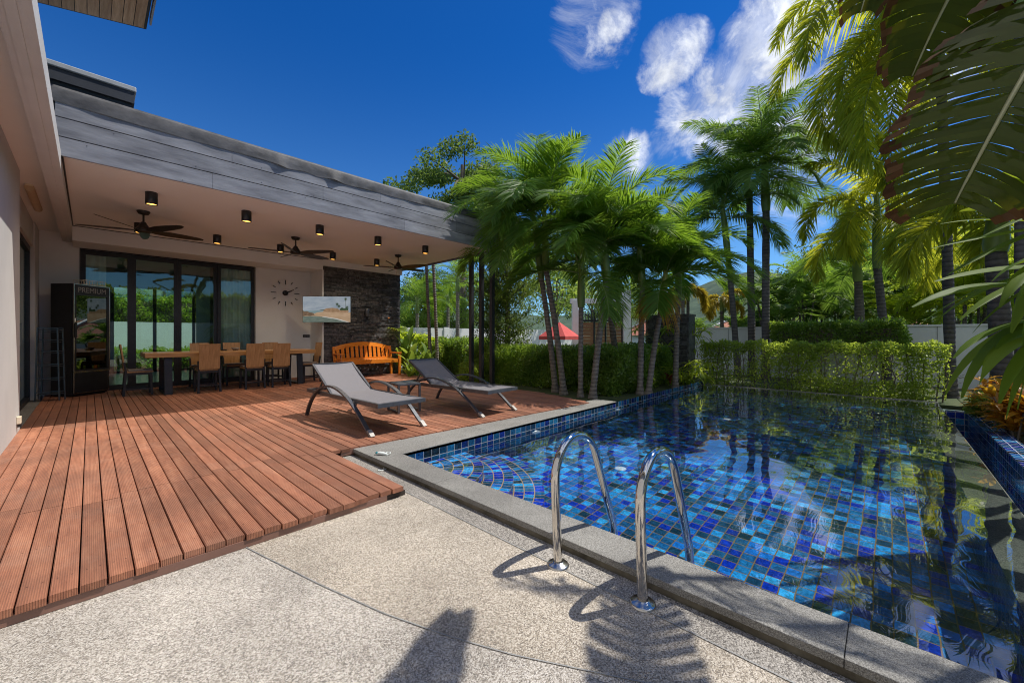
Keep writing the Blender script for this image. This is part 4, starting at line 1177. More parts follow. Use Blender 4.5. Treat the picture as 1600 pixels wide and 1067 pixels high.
b = MB(); b.lathe([(.0, .004), (.04, .004), (.065, .03), (.07, .06), (.064, .06), (.058, .03), (.0, .01)], (0, 0, 0), 20); b.build('bowl', M['ceramic'], t)
t = thing('ashtray', 'low dark ashtray on the table left of the glass bowl', 'ashtray', (1.86, 9.74, .735))
b = MB(); b.lathe([(.0, .004), (.05, .004), (.06, .028), (.054, .028), (.045, .012), (.0, .012)], (0, 0, 0), 18); b.build('dish', M['rubber'], t)

# ================================================================== BENCH
bn = thing('garden_bench', 'bright orange varnished wooden bench with a slatted arched back against the slate wall', 'bench', (4.87, 9.62, 0))
hw = .76
b = MB()
for k in range(5): b.box(-hw + .03, hw - .03, -.235 + k * .088, -.155 + k * .088, .415, .44)
b.build('seat', M['teak'], bn, bevel=.004)
b = MB(); b.box(-hw + .05, hw - .05, -.24, -.215, .34, .414); b.box(-hw + .05, hw - .05, .19, .215, .34, .414); b.build('apron', M['teak'], bn, bevel=.003)
for sx in (-1, 1):
    b = MB(); b.box(sx * hw - .03, sx * hw + .03, -.26, -.2, 0, .575); b.build('leg', M['teak'], bn, bevel=.005)
    b = MB(); b.bar((sx * hw, .2, 0), (sx * hw, .21, .42), .055, .055); b.bar((sx * hw, .21, .42), (sx * hw, .29, .76), .055, .05); b.build('leg', M['teak'], bn, bevel=.004)
    b = MB(); b.box(sx * hw - .04, sx * hw + .04, -.28, .24, .5755, .605); b.build('armrest', M['teak'], bn, bevel=.008)
b = MB(); n = 18; rows_ = []; rows2 = []
for i in range(n + 1):
    x = -hw + .02 + (2 * hw - .04) * i / n
    zt = .76 + .12 * (1 - (2 * i / n - 1) ** 2); 
    rows_.append([(x, .275, zt - .10), (x, .302, zt)])
b.solid_strip(rows_, .028); b.build('top_rail', M['teak'], bn)
for i in range(12):
    x = -hw + .1 + (2 * hw - .2) * i / 11; u = x / hw
    zt = .76 + .12 * (1 - u * u) - .09
    b = MB(); b.bar((x, .222, .45), (x, .275, zt), .075, .014, up=(0, 1, 0)); b.build('back_slat', M['teak'], bn)
b = MB(); b.bar((-hw + .02, .222, .46), (hw - .02, .222, .46), .03, .05); b.build('lower_rail', M['teak'], bn)

# ================================================================== LOUNGERS AND SIDE TABLE
def make_lounger(loc, rz, label):
    """head towards +y, foot at -y"""
    t = thing('sun_lounger', label, 'sun lounger', loc, rz, 'grey fabric sun loungers on the deck')
    hw = .275; z0 = .315
    b = MB()
    for sx in (-1, 1): b.bar((sx * hw, -.9, z0), (sx * hw, .92, z0), .035, .045)
    b.bar((-hw - .0175, -.9, z0), (hw + .0175, -.9, z0), .035, .045); b.bar((-hw, .915, z0), (hw, .915, z0), .03, .04); b.bar((-hw, .2, z0 - .01), (hw, .2, z0 - .01), .03, .03)
    b.build('frame', M['alu'], t, bevel=.003)
    b = MB(); rows_ = []
    for i in range(9):
        y = -.9 + 1.12 * i / 8; sag = -.012 * math.sin(PI * i / 8)
        rows_.append([(-hw + .004, y, z0 + .024 + sag), (-.1, y, z0 + .016 + sag), (.1, y, z0 + .016 + sag), (hw - .004, y, z0 + .024 + sag)])
    b.strip(rows_); b.build('seat', M['sling'], t)
    ang = R(31); L = .66; hy, hz = .22, z0 + .012
    b = MB(); rows_ = []
    for i in range(8):
        s = L * i / 7; sag = .012 * math.sin(PI * i / 7)
        y = hy + s * math.cos(ang) + sag * math.sin(ang); z = hz + s * math.sin(ang) - sag * math.cos(ang)
        rows_.append([(-hw + .012, y, z), (-.1, y + .005, z - .007), (.1, y + .005, z - .007), (hw - .012, y, z)])
    b.strip(rows_); b.build('backrest', M['sling'], t)
    b = MB()
    for sx in (-1, 1): b.bar((sx * (hw - .012), hy, hz - .012), (sx * (hw - .012), hy + L * math.cos(ang), hz - .012 + L * math.sin(ang)), .026, .026)
    b.bar((-hw + .012, hy + L * math.cos(ang), hz - .01 + L * math.sin(ang)), (hw - .012, hy + L * math.cos(ang), hz - .01 + L * math.sin(ang)), .026, .026)
    b.bar((-hw + .04, hy + .3, hz + .16), (-hw + .04, hy + .46, z0), .018, .018); b.bar((hw - .04, hy + .3, hz + .16), (hw - .04, hy + .46, z0), .018, .018)
    b.build('backrest_frame', M['alu'], t)
    for sx in (-1, 1):
        rows_ = []; n = 26; x0 = sx * (hw + .022); xa, xb = (x0, x0 + sx * .045)
        if sx < 0: xa, xb = xb, xa
        # long arch: foot leg sweeps up, over the frame as an armrest, and down behind
        yc = [(-.86, 0), (-.72, .1), (-.56, .215), (-.36, .33), (-.14, .41), (.08, .445), (.3, .43), (.5, .36), (.66, .25), (.78, .12), (.85, 0)]
        P = [Vector((0, y, z)) for y, z in yc]; pts = []
        for i in range(len(P) - 1):
            p0 = P[max(i - 1, 0)]; p1 = P[i]; p2 = P[i + 1]; p3 = P[min(i + 2, len(P) - 1)]
            for k in range(3):
                u = k / 3
                pts.append(.5 * ((2 * p1) + (p2 - p0) * u + (2 * p0 - 5 * p1 + 4 * p2 - p3) * u * u + (3 * p1 - p0 - 3 * p2 + p3) * u ** 3))
        pts.append(P[-1])
        rows_ = [[(xa, p.y, p.z), (xb, p.y, p.z)] for p in pts]
        b = MB(); b.solid_strip(rows_, -.022 if True else .022); lg = b.build('arched_leg', M['alu'], t, bevel=.003)
        b = MB(); b.bar(((xa + xb) / 2, -.868, .001), ((xa + xb) / 2, -.792, .055), .047, .026, up=(0, -1, 1)); b.build('foot_cap', M['wear'], lg)
        b = MB(); b.bar((sx * hw, -.42, z0), (x0 + sx * .01, -.42, .285), .03, .03); b.bar((sx * hw, .52, z0), (x0 + sx * .01, .52, .325), .03, .03); b.build('bracket', M['alu'], t)
    return t
lg = make_lounger((2.28, 4.68, 0), R(1), 'grey sun lounger in full sun, nearer the dining table')
copy_thing(lg, (3.68, 4.58, 0), R(3), 'grey sun lounger in dappled shade, beyond the side table')
st = thing('side_table', 'small grey metal side table standing between the two loungers', 'side table', (2.98, 4.86, 0), R(-8))
b = MB(); b.box(-.165, .165, -.19, .19, .365, .392); b.build('tabletop', M['alu'], st, bevel=.004)
b = MB(); b.box(-.135, .135, -.16, .16, .3925, .396); b.build('inlay', M['alu'], st)
for sx in (-1, 1):
    for sy in (-1, 1):
        b = MB(); b.bar((sx * .15, sy * .175, 0), (sx * .15, sy * .175, .364), .026, .026); b.build('leg', M['alu'], st)
b = MB(); b.bar((-.15, -.162, .02), (-.15, .162, .02), .022, .022); b.bar((.15, -.162, .02), (.15, .162, .02), .022, .022); b.build('stretcher', M['alu'], st)

# ================================================================== VEGETATION
def unit(a):
    return a / np.maximum(np.linalg.norm(a, axis=-1, keepdims=True), 1e-9)

def frond(qb, rng, base, az, e0, droop, L, n, ll, lw, vlift=.35, ldroop=.45, fwd=.45, plumose=False, mi=0, ms=1, stem=.012, pet=.14, curl=0.0, tipfwd=.55):
    """one feather leaf: arching stem with two rows (or a brush) of tapering leaflets"""
    K = 18
    s = np.linspace(0, 1, K)
    el = e0 - droop * s ** 1.25
    a = az + curl * s
    d = np.stack([np.cos(el) * np.cos(a), np.cos(el) * np.sin(a), np.sin(el)], -1)
    P = np.asarray(base, float) + np.concatenate([[[0, 0, 0]], np.cumsum((d[1:] + d[:-1]) / 2 * (L / (K - 1)), 0)])
    sd = np.stack([-np.sin(a), np.cos(a), np.zeros(K)], -1)
    up = np.cross(d, sd)
    # stem
    w = stem * (1 - .85 * s)[:, None]
    ring = np.stack([P + sd * w, P + up * w, P - sd * w, P - up * w], 1)
    idx = np.arange(K * 4).reshape(K, 4)
    q = np.stack([idx[:-1], np.roll(idx, -1, 1)[:-1], np.roll(idx, -1, 1)[1:], idx[1:]], -1).reshape(-1, 4)
    qb.add(ring.reshape(-1, 3), q, ms)
    # leaflets
    t = np.linspace(pet, 1, n) + rng.uniform(-.3, .3, n) * (1 - pet) / n
    t = np.clip(np.repeat(t, 2), 0, 1); sgn = np.tile([1., -1.], n)
    N = len(t)
    fi = t * (K - 1)
    def ip(A):
        i0 = np.clip(fi.astype(int), 0, K - 2); f = (fi - i0)[:, None]
        return A[i0] * (1 - f) + A[i0 + 1] * f
    p = ip(P); T = unit(ip(d)); Sd = unit(ip(sd)); U = unit(ip(up))
    f_ = (fwd + tipfwd * t ** 2)[:, None] * rng.uniform(.85, 1.15, (N, 1))
    if plumose:
        th = rng.uniform(-2.4, 2.4, N)[:, None] * np.where(rng.uniform(size=(N, 1)) < .5, 1, .8)
        dr = T * f_ * 1.1 + (Sd * np.sin(th) + U * np.cos(th))
    else:
        dr = T * f_ + Sd * sgn[:, None] + U * (vlift * rng.uniform(.5, 1.4, (N, 1)))
    dr = unit(dr + rng.normal(0, .05, (N, 3)))
    ln = ll * np.sin(PI * np.clip(.2 + .72 * t, 0, 1)) ** .75 * rng.uniform(.85, 1.1, N)
    W = unit(T - dr * (T * dr).sum(-1, keepdims=True))
    W = unit(W + np.cross(dr, W) * rng.normal(0, .3, (N, 1)))
    tt = np.array([0, .3, .65, 1.0]); ww = np.array([.55, 1, .8, .06])
    dd = ldroop * rng.uniform(.6, 1.4, N)
    pts = p[:, None] + dr[:, None] * (ln[:, None] * tt)[..., None]
    pts[..., 2] -= (ln * dd)[:, None] * tt ** 2
    pts += (T * ln[:, None])[:, None] * (.10 * tt ** 2)[None, :, None]
    hw_ = (lw / 2 * ww)[None, :, None] * W[:, None]
    v = np.stack([pts - hw_, pts + hw_], 2)      # N,4,2,3
    id_ = np.arange(N * 8).reshape(N, 4, 2)
    q = np.stack([id_[:, :-1, 0], id_[:, :-1, 1], id_[:, 1:, 1], id_[:, 1:, 0]], -1).reshape(-1, 4)
    qb.add(v.reshape(-1, 3), q, mi)

def bez(a, c, b, n):
    a, b, c = Vector(a), Vector(b), Vector(c)
    return [(a * (1 - u) ** 2 + c * 2 * u * (1 - u) + b * u * u) for u in np.linspace(0, 1, n)]

def palm(name, label, cat, group, base, top, tip, r0, r1, nf, kw, seed, leaf='lf_palm', trunk='trunk', shaft='shaft', cr=None, bow=.25, elev=(85, -5), dead=0, azr=None, flare=1.5, aim=(), eexp=1.15):
    """trunk from base to top, green crownshaft from top to tip, fronds spraying from the tip"""
    rng = np.random.RandomState(seed)
    base, top, tip = Vector(base), Vector(top), Vector(tip)
    t = thing(name, label, cat, base, 0, group)
    mid = base.lerp(top, .45); mid.x += (top.x - base.x) * -bow * .6; mid.y += (top.y - base.y) * -bow * .6
    path = bez(base, mid, top, 22)
    rs_ = [r0 + (r1 - r0) * u for u in np.linspace(0, 1, 22)]
    rs_[0] *= flare; rs_[1] *= 1 + (flare - 1) * .45
    for i in range(2, 22): rs_[i] *= 1 + .04 * math.sin(i * 2.1 + seed)
    b = MB(); b.tube([p - base for p in path], rs_, 14); b.build('trunk', M[trunk], t)
    dirv = (tip - top)
    if dirv.length > .02:
        b = MB(); cr = cr or r1 * 1.15
        b.tube([top - base + dirv * u for u in (0, .15, .5, .85, 1.05)], [cr * 1.0, cr * 1.18, cr * 1.05, cr * .8, cr * .55], 14)
        b.build('crownshaft', M[shaft], t)
    qb = QB(); o = np.array(tip - base)
    for i in range(nf):
        u = (i + .5) / nf
        e0 = R(elev[0] + (elev[1] - elev[0]) * u ** eexp) + rng.normal(0, .08)
        az = i * 2.399963 + rng.normal(0, .22) + seed
        if azr: az = azr[0] + (azr[1] - azr[0]) * rng.uniform()
        k = dict(kw)
        k['L'] = kw['L'] * rng.uniform(.88, 1.08) * (1 - .12 * (1 - u))
        k['droop'] = R(kw['droop']) * rng.uniform(.8, 1.15) * (.72 + .28 * (1 - abs(2 * u - 1)) + .1 * (1 - u))
        k['curl'] = rng.normal(0, .15)
        bb = o - np.array(dirv) * (.35 * u)
        frond(qb, rng, bb, az, e0, mi=0, ms=1, **k)
    for (da, de, dl) in aim:
        k = dict(kw); k['L'] = kw['L'] * dl; k['droop'] = R(62)
        frond(qb, rng, o, da, R(de), mi=0, ms=1, **k)
    qb.build('crown', [M[leaf], M['rachis']], t)
    if dead:
        qb = QB()
        for i in range(dead):
            k = dict(kw); k['L'] = kw['L'] * .62; k['droop'] = R(60); k['ldroop'] = 1.0
            frond(qb, rng, o - np.array(dirv) * .7, i * .9 + 2.6 + AZ, R(10 - 20 * i), mi=0, ms=0, **k)
        qb.build('dead_frond', [M['lf_dead']], t)
    return t

MAN = dict(L=1.5, droop=98, n=96, ll=.58, lw=.0195, vlift=.5, ldroop=.34, fwd=.72, stem=.014)
GP = 'manila palms along the left side of the pool'
zb = -.11
def manila(label, bu, bd, tu, tv, td, su, sv, seed, nf=15, r0=.062, r1=.05, L=1.5, dead=0, shaft='shaft', **kk):
    k = dict(MAN); k['L'] = L * 1.22
    return palm('manila_palm', label, 'palm tree', GP, gd(bu, bd, zb), at(tu, tv, td), at(su, sv - 24, td), r0, r1, nf, k, seed, shaft=shaft, dead=dead, cr=.062, elev=(86, 4), eexp=1.45, **kk)
manila('leaning palm at the deck corner, left trunk of the crossed pair nearest the posts', 868, 8.05, 846, 436, 8.05, 833, 356, 1, 15, L=1.62, aim=((R(199), 8, 1.05), (R(210), -4, 1.0), (R(190), -6, 1.0), (R(216), 18, 1.1), (R(180), 14, 1.1)))
manila('leaning palm at the deck corner, right trunk of the crossed pair nearest the posts', 881, 7.72, 853, 420, 7.9, 850, 352, 2, 15, L=1.66, aim=((R(205), 16, 1.1), (R(194), 2, 1.0)))
manila('slim straight palm with pale trunk right of the crossed pair', 907, 7.4, 908, 480, 7.5, 908, 428, 3, 12, .05, .042, 1.25)
manila('palm leaning right from the end of the deck with a green crownshaft', 926, 7.23, 949, 438, 7.4, 943, 388, 4, 16, L=1.5, aim=((R(188), 30, 1.2), (R(170), 18, 1.1)))
manila('palm standing in the hedge behind the leaning one, dark trunk', 966, 8.9, 951, 470, 8.7, 938, 404, 5, 13, .075, .06, 1.3)
manila('palm by the pool edge with a straight grey trunk, left of the yellow shafted one', 1000, 7.75, 1004, 446, 7.8, 999, 404, 6, 12, L=1.18)
manila('palm leaning right over the pool edge with a yellow crownshaft and an orange dying frond', 1013, 7.7, 1034, 478, 7.9, 1040, 450, 7, 10, .06, .046, 1.0, dead=1, shaft='shaft_y')
manila('palm at the far end of the left pool edge with a thick green crownshaft', 1055, 8.6, 1060, 466, 8.7, 1060, 426, 8, 13, L=1.36)
manila('palm behind the hedge with a thin trunk left of the tall garden palms', 1068, 12.5, 1067, 470, 12.5, 1066, 440, 9, 11, .06, .05, 1.3)

TALL = dict(L=2.15, droop=92, n=92, ll=.68, lw=.025, vlift=.35, ldroop=.5, fwd=.6, stem=.018)
GT = 'tall garden palms behind the end hedge'
def tall(label, bu, bd, tu, tv, su, sv, seed, nf=15, L=2.15, r=(.1, .085), leaf='lf_tall', **kk):
    k = dict(TALL); k['L'] = L * 1.12; k.update(kk.pop('kw', {}))
    return palm('tall_palm', label, 'palm tree', GT, gd(bu, bd, -.24), at(tu, tv, bd), at(su, sv, bd), r[0], r[1], nf, k, seed, leaf=leaf, trunk='trunk_d', cr=r[1] * 1.1, **kk)
tall('tall dark palm with a ragged round crown, tallest against the clouds', 1196, 11.2, 1197, 330, 1194, 250, 11, 17, 2.35, (.1, .09))
tall('tall palm just left of the tallest one, its crown half hidden behind it', 1175, 11.7, 1171, 310, 1164, 252, 12, 14, 2.15)
tall('tall palm with a trunk leaning left behind the end hedge', 1153, 11.6, 1137, 395, 1128, 318, 13, 13, 1.9, (.085, .07))
tall('palm with a swollen dark trunk behind the dark low hedge', 1346, 12.2, 1341, 440, 1337, 398, 14, 11, 1.75, (.17, .1))
FOX = dict(L=2.1, droop=140, n=125, ll=.44, lw=.034, ldroop=.55, fwd=.35, plumose=True, stem=.02)
def foxtail(label, b0, top, tip, seed, nf, L, leaf='lf_fox', r=(.1, .085), **kk):
    k = dict(FOX); k['L'] = L; k.update(kk.pop('kw', {}))
    return palm('foxtail_palm', label, 'palm tree', 'foxtail palms at the right of the pool', b0, top, tip, r[0], r[1], nf, k, seed, leaf=leaf, trunk='trunk_d', cr=r[1] * 1.1, **kk)
foxtail('foxtail palm leaning left behind the hedge with drooping yellow green fronds', gd(1387, 10.25, -.24), at(1371, 420, 10.2), at(1370, 310, 10.2), 21, 13, 2.4, elev=(72, -15), kw=dict(ll=.5, n=140))
foxtail('foxtail palm with a straight slim trunk and the longest hanging fronds', gd(1486, 7.9, -.24), at(1470, 120, 7.9), at(1450, -20, 7.9), 22, 27, 3.5, elev=(70, -34), r=(.085, .075), kw=dict(ll=.58, n=165))
foxtail('thick trunked palm beside the croton bed on the right', gd(1568, 6.2, -.24), at(1556, 395, 6.2), at(1560, 318, 6.2), 23, 9, 1.7, leaf='lf_fox', r=(.135, .115), elev=(70, 10))
foxtail('yellow leaved palm in the gap before the wooded hill', gd(1128, 15, -.2), at(1128, 486, 15), at(1127, 466, 15), 24, 7, 1.0, leaf='lf_yel', r=(.07, .06), elev=(50, -10), kw=dict(ll=.25))
foxtail('yellow leaved palm behind the green crownshaft of the end pool palm', gd(1075, 14, -.2), at(1075, 470, 14), at(1074, 452, 14), 25, 7, 1.0, leaf='lf_yel', r=(.06, .05), elev=(50, -10), kw=dict(ll=.25))
foxtail('thin palm at the far right edge beside the thick trunk', gd(1597, 5.6, -.24), at(1594, 30, 5.6), at(1600, -80, 5.6), 26, 6, 1.3, r=(.07, .06), elev=(70, 20))

# areca clumps beyond the boundary wall
def areca(label, loc, seed, ns=6, h=(1.6, 2.6), L=1.7, leaf='lf_areca', spread=.6, n=40):
    rng = np.random.RandomState(seed)
    loc = Vector(loc); t = thing('areca_palm', label, 'palm clump', loc, 0, 'leafy palm clumps beyond the garden wall')
    b = MB(); qb = QB()
    for k in range(ns):
        a = rng.uniform(0, 2 * PI); r_ = spread * math.sqrt(rng.uniform()); hh = rng.uniform(*h)
        p0 = Vector((r_ * math.cos(a), r_ * math.sin(a), 0)); p1 = p0 + Vector((r_ * .5 * math.cos(a) + rng.normal(0, .08), r_ * .5 * math.sin(a) + rng.normal(0, .08), hh))
        b.tube([p0, p0.lerp(p1, .5), p1], [.035, .032, .03], 7)
        for i in range(7):
            frond(qb, rng, p1, rng.uniform(0, 2 * PI), R(80 - 9 * i) + rng.normal(0, .1), R(rng.uniform(65, 105)), L * rng.uniform(.8, 1.1), n, .42, .036, vlift=.4, ldroop=.3, fwd=.55, stem=.01)
    b.build('stem', M['trunk_d'], t)
    qb.build('crown', [M[leaf], M['rachis']], t)
    return t
areca('palm clump above the dark low hedge, right of the tallest trunk', gd(1228, 14.8, -.1), 31, 6, (1.6, 2.7), 1.7, 'lf_tall')
areca('palm clump above the middle of the dark low hedge', gd(1272, 15.2, -.1), 32, 6, (1.7, 3.2), 1.8, 'lf_palm')
areca('palm clump above the right part of the dark low hedge', gd(1312, 15.6, -.1), 33, 6, (1.4, 2.9), 1.8, 'lf_tall')
areca('bright palm clump above the wall between the foxtail trunks', gd(1432, 13.2, -.1), 34, 6, (1.4, 3.0), 1.8)
areca('bright palm clump above the wall right of the slim foxtail trunk', gd(1512, 12.2, -.1), 35, 7, (1.6, 3.6), 1.9)
areca('bright palm clump at the far right behind the thick trunk', gd(1588, 11.0, -.1), 36, 7, (1.6, 3.6), 1.9)
areca('bright tall palm clump behind the slim foxtail trunk', gd(1470, 15.5, -.1), 37, 7, (2.4, 4.4), 2.1)
areca('deep green palm clump low above the wall behind the tall trunks', gd(1176, 16.5, -.1), 131, 6, (.9, 1.9), 1.5, 'lf_tall')
areca('deep green palm clump above the wall between the two foxtail trunks', gd(1410, 15.5, -.1), 132, 7, (1.6, 3.4), 1.9, 'lf_tall')
areca('deep green palm clump above the wall right of the slim foxtail trunk', gd(1535, 14.0, -.1), 133, 7, (1.6, 3.6), 1.9, 'lf_tall')
areca('deep green palm clump rising behind the swollen palm trunk', gd(1325, 17.5, -.1), 134, 7, (2.2, 4.2), 2.0, 'lf_palm')
areca('palm clump in the gap left of the tall palms, before the hill', gd(1118, 19, -.1), 38, 4, (.6, 1.3), 1.3, 'lf_tall')
areca('small leafy palm beside the slate wall in the left garden', gd(628, 12.4, -.1), 39, 4, (.5, 1.0), 1.1)

# low fan leaved plants on the slate water wall
def rosette(qb, rng, c, n, L, w, e=(80, 5), droop=60, mi=0, segs=6):
    for i in range(n):
        az = rng.uniform(0, 2 * PI); e0 = R(rng.uniform(e[1], e[0])); l = L * rng.uniform(.75, 1.15); ww = w * rng.uniform(.8, 1.2)
        s = np.linspace(0, 1, segs); el = e0 - R(droop) * s ** 1.4 * rng.uniform(.6, 1.3)
        d = np.stack([np.cos(el) * math.cos(az), np.cos(el) * math.sin(az), np.sin(el)], -1)
        P = np.asarray(c, float) + np.concatenate([[[0, 0, 0]], np.cumsum(d[:-1] * l / (segs - 1), 0)])
        sd = np.array([-math.sin(az), math.cos(az), 0])
        wd = (np.sin(PI * np.clip(.06 + .92 * s, 0, 1)) ** .7 * ww / 2)[:, None]
        up = np.cross(d, sd)
        v = np.stack([P - sd * wd + up * wd * .3, P, P + sd * wd + up * wd * .3], 1)
        id_ = np.arange(segs * 3).reshape(segs, 3)
        q = np.stack([id_[:-1, :-1], id_[:-1, 1:], id_[1:, 1:], id_[1:, :-1]], -1).reshape(-1, 4)
        qb.add(v.reshape(-1, 3), q, mi)

def leafcloud(qb, rng, P, size, mi=0, up=.35, ratio=.5, jit=.3):
    """leaf shaped quads (diamond folded) at points P with random facing"""
    N = len(P)
    d = unit(rng.normal(0, 1, (N, 3)) + np.array([0, 0, up])); a = unit(rng.normal(0, 1, (N, 3)))
    w = unit(np.cross(d, a)); sz = size * rng.uniform(1 - jit, 1 + jit, N)[:, None]
    n_ = np.cross(d, w)
    p0 = P; p1 = P + d * sz * .5 + w * sz * ratio * .5 + n_ * sz * .08; p2 = P + d * sz; p3 = P + d * sz * .5 - w * sz * ratio * .5 + n_ * sz * .08
    v = np.stack([p0, p1, p2, p3], 1).reshape(-1, 3)
    qb.add(v, np.arange(N * 4).reshape(N, 4), mi)

def hedge(name, label, x0, x1, y0, y1, z0, z1, seed, dens=2600, size=.05, leaf='lf_hedge', group='clipped green hedges', thin=.2, core=True, wob=.06, cat='hedge', tips=0.0):
    rng = np.random.RandomState(seed)
    c = Vector(((x0 + x1) / 2, (y0 + y1) / 2, z0)); t = thing(name, label, cat, c, 0, group)
    lx, ly, lz = x1 - x0, y1 - y0, z1 - z0
    areas = np.array([ly * lz, ly * lz, lx * lz, lx * lz, lx * ly]); n = int(areas.sum() * dens)
    f = rng.choice(5, n, p=areas / areas.sum()); u = rng.uniform(0, 1, (n, 3))
    dp = np.abs(rng.normal(0, thin * .5, n))
    P = u * np.array([lx, ly, lz])
    P[f == 0, 0] = dp[f == 0]; P[f == 1, 0] = lx - dp[f == 1]; P[f == 2, 1] = dp[f == 2]; P[f == 3, 1] = ly - dp[f == 3]; P[f == 4, 2] = lz - dp[f == 4]
    Q = P + np.array([x0, y0, z0])
    w = np.stack([np.sin(Q[:, 1] * 5.1 + Q[:, 2] * 6.3 + seed), np.sin(Q[:, 0] * 4.7 + Q[:, 2] * 5.2 + 2 * seed), np.sin(Q[:, 0] * 6.9 + Q[:, 1] * 5.7) + .6 * np.sin(Q[:, 1] * 15 + Q[:, 0] * 13)], -1) * wob
    P = P + w * np.array([1, 1, .6]) - np.array([lx / 2, ly / 2, 0])
    qb = QB(); leafcloud(qb, rng, P, size)
    if tips:
        k = int(lx * ly * tips) + 20; P2 = rng.uniform(0, 1, (k, 3)) * np.array([lx, ly, .09]) + np.array([-lx / 2, -ly / 2, lz - .01]); leafcloud(qb, rng, P2, size * 1.2, up=2.0, ratio=.3)
    qb.build('foliage', M[leaf], t)
    if core:
        b = MB(); i = thin * .75
        b.box(-lx / 2 + i, lx / 2 - i, -ly / 2 + i, ly / 2 - i, 0.02, lz - i)
        b.build('branches', M['bark'], t)
    return t
hedge('clipped_hedge', 'clipped hedge beside the deck, behind the row of palm trunks', 6.72, 7.7, 3.62, 8.0, -.12, .72, 41, 4600, .058, tips=420, core=False, thin=.5, wob=.09)
hedge('clipped_hedge', 'shaded hedge behind the pool edge, right of the palm with the orange frond', 7.85, 9.6, 3.75, 4.9, -.12, .78, 42, 3800, .06, core=False, thin=.5, wob=.09)
hedge('clipped_hedge', 'dark clipped hedge block seen between the lounger and the posts', 7.3, 8.9, 8.9, 10.0, -.12, .92, 43, 2600, .06, tips=100)
hedge('clipped_hedge', 'short paler hedge end behind the two slim white trunks', 7.0, 7.28, 9.6, 10.6, -.12, .85, 44, 2000, .065, 'lf_vine', core=False)
hedge('clipped_hedge', 'dark low hedge planted along the white back wall', 12.9, 13.5, -.35, 2.35, .6, 1.36, 45, 2200, .07, tips=100)
hedge('rounded_shrub', 'round pale flowering shrub beside the end of the overflow channel', 8.2, 9.5, -2.1, -.95, -.22, .14, 46, 2600, .065, 'lf_vine', group=None, cat='shrub', wob=.09)
hedge('rounded_shrub', 'small fresh green bush at the foot of the terrace posts', 6.35, 6.75, 7.2, 7.9, -.12, .28, 47, 3000, .055, 'lf_vine', group=None, cat='shrub', core=False, wob=.08)

# loosely grown sunlit hedge across the far end of the pool
def screen_hedge():
    rng = np.random.RandomState(51)
    t = thing('screen_hedge', 'thin sunlit hedge with bare stems across the far end of the pool', 'hedge', (10.75, 1.3, -.2))
    qb = QB(); Y0, Y1 = -2.15, 2.15; H = 1.08
    n = 21000; y = rng.uniform(Y0, Y1, n); z = H * (1 - rng.uniform(0, 1, n) ** 1.35)
    cl = np.sin(y * 3.3 + 1.1) + np.sin(y * 7.1 + z * 3) * .6 + np.sin(z * 9 + y * 4) * .5
    right = np.clip((-y - .3) / 1.6, 0, 1)
    keep = rng.uniform(0, 1, n) < np.clip(.62 + .3 * cl - right * (.5 - .55 * (z / H)), .05, 1)
    keep |= (z > H - .22) & (rng.uniform(0, 1, n) < .75)
    x = rng.normal(0, .1, n)
    P = np.stack([x, y, z + (.03 * np.sin(y * 9) + .025 * np.sin(y * 23 + 2)) * (z > H - .3)], -1)[keep]
    leafcloud(qb, rng, P, .056, ratio=.55, up=.5)
    k = 260; P2 = np.stack([rng.normal(-.16, .07, k * 6), rng.uniform(-1.9, -.2, k * 6), rng.uniform(0, .35, k * 6)], -1); leafcloud(qb, rng, P2, .06, up=.8)
    qb.build('foliage', M['lf_vine'], t)
    b = MB()
    for i in range(38):
        yy = Y0 + (Y1 - Y0) * (i + rng.uniform(.2, .8)) / 30
        p = [Vector((rng.normal(0, .03), yy, 0))]
        for s in range(1, 6): p.append(p[-1] + Vector((rng.normal(0, .025), rng.normal(0, .035), H * .19)))
        b.tube(p, [.013, .012, .011, .009, .007, .004], 6)
        for s in range(1, 5):
            for q_ in range(3):
                e = p[s] + Vector((rng.normal(0, .09), rng.normal(0, .15), rng.uniform(.05, .22))); b.tube([p[s], e], [.005, .0025], 4)
    b.build('stems', M['bark'], t)
screen_hedge()

# broad leaved trees
def tree(name, label, cat, base, h, crown_c, crown_r, seed, nleaf=9000, size=.2, leaf='lf_tree', r0=.2, group=None, nclump=26, lean=(0, 0), limbs=9, flat=.75, clump=.36, trunk_mat='bark'):
    rng = np.random.RandomState(seed)
    base = Vector(base); t = thing(name, label, cat, base, 0, group)
    b = MB(); top = Vector((lean[0], lean[1], h))
    path = bez((0, 0, 0), (lean[0] * .2, lean[1] * .2, h * .5), top, 12)
    b.tube(path, [r0 * (1 - .7 * u) for u in np.linspace(0, 1, 12)], 10)
    cc = Vector(crown_c); cl = []
    for k in range(nclump):
        d = Vector(rng.normal(0, 1, 3)).normalized() * (rng.uniform(.25, 1) ** .5)
        cl.append(cc + Vector((d.x * crown_r, d.y * crown_r, d.z * crown_r * flat)))
    for k in range(min(limbs * 2, nclump)):
        s = path[int(rng.uniform(5, 11))]; e = cl[k]
        m = s.lerp(e, .5) + Vector(rng.normal(0, crown_r * .08, 3)) + Vector((0, 0, crown_r * .05))
        b.tube(bez(s, m, e, 7), [r0 * .35 * (1 - .8 * u) for u in np.linspace(0, 1, 7)], 6)
    b.build('trunk', M[trunk_mat], t)
    qb = QB(); per = nleaf // nclump
    for c in cl:
        r_ = crown_r * clump * rng.uniform(.6, 1.15)
        d = unit(rng.normal(0, 1, (per, 3))) * (rng.uniform(.1, 1, (per, 1)) ** .5) * r_
        d[:, 2] *= .7
        leafcloud(qb, rng, np.array(c) + d, size, ratio=.42, up=-.1)
    qb.build('crown', M[leaf], t)
    return t
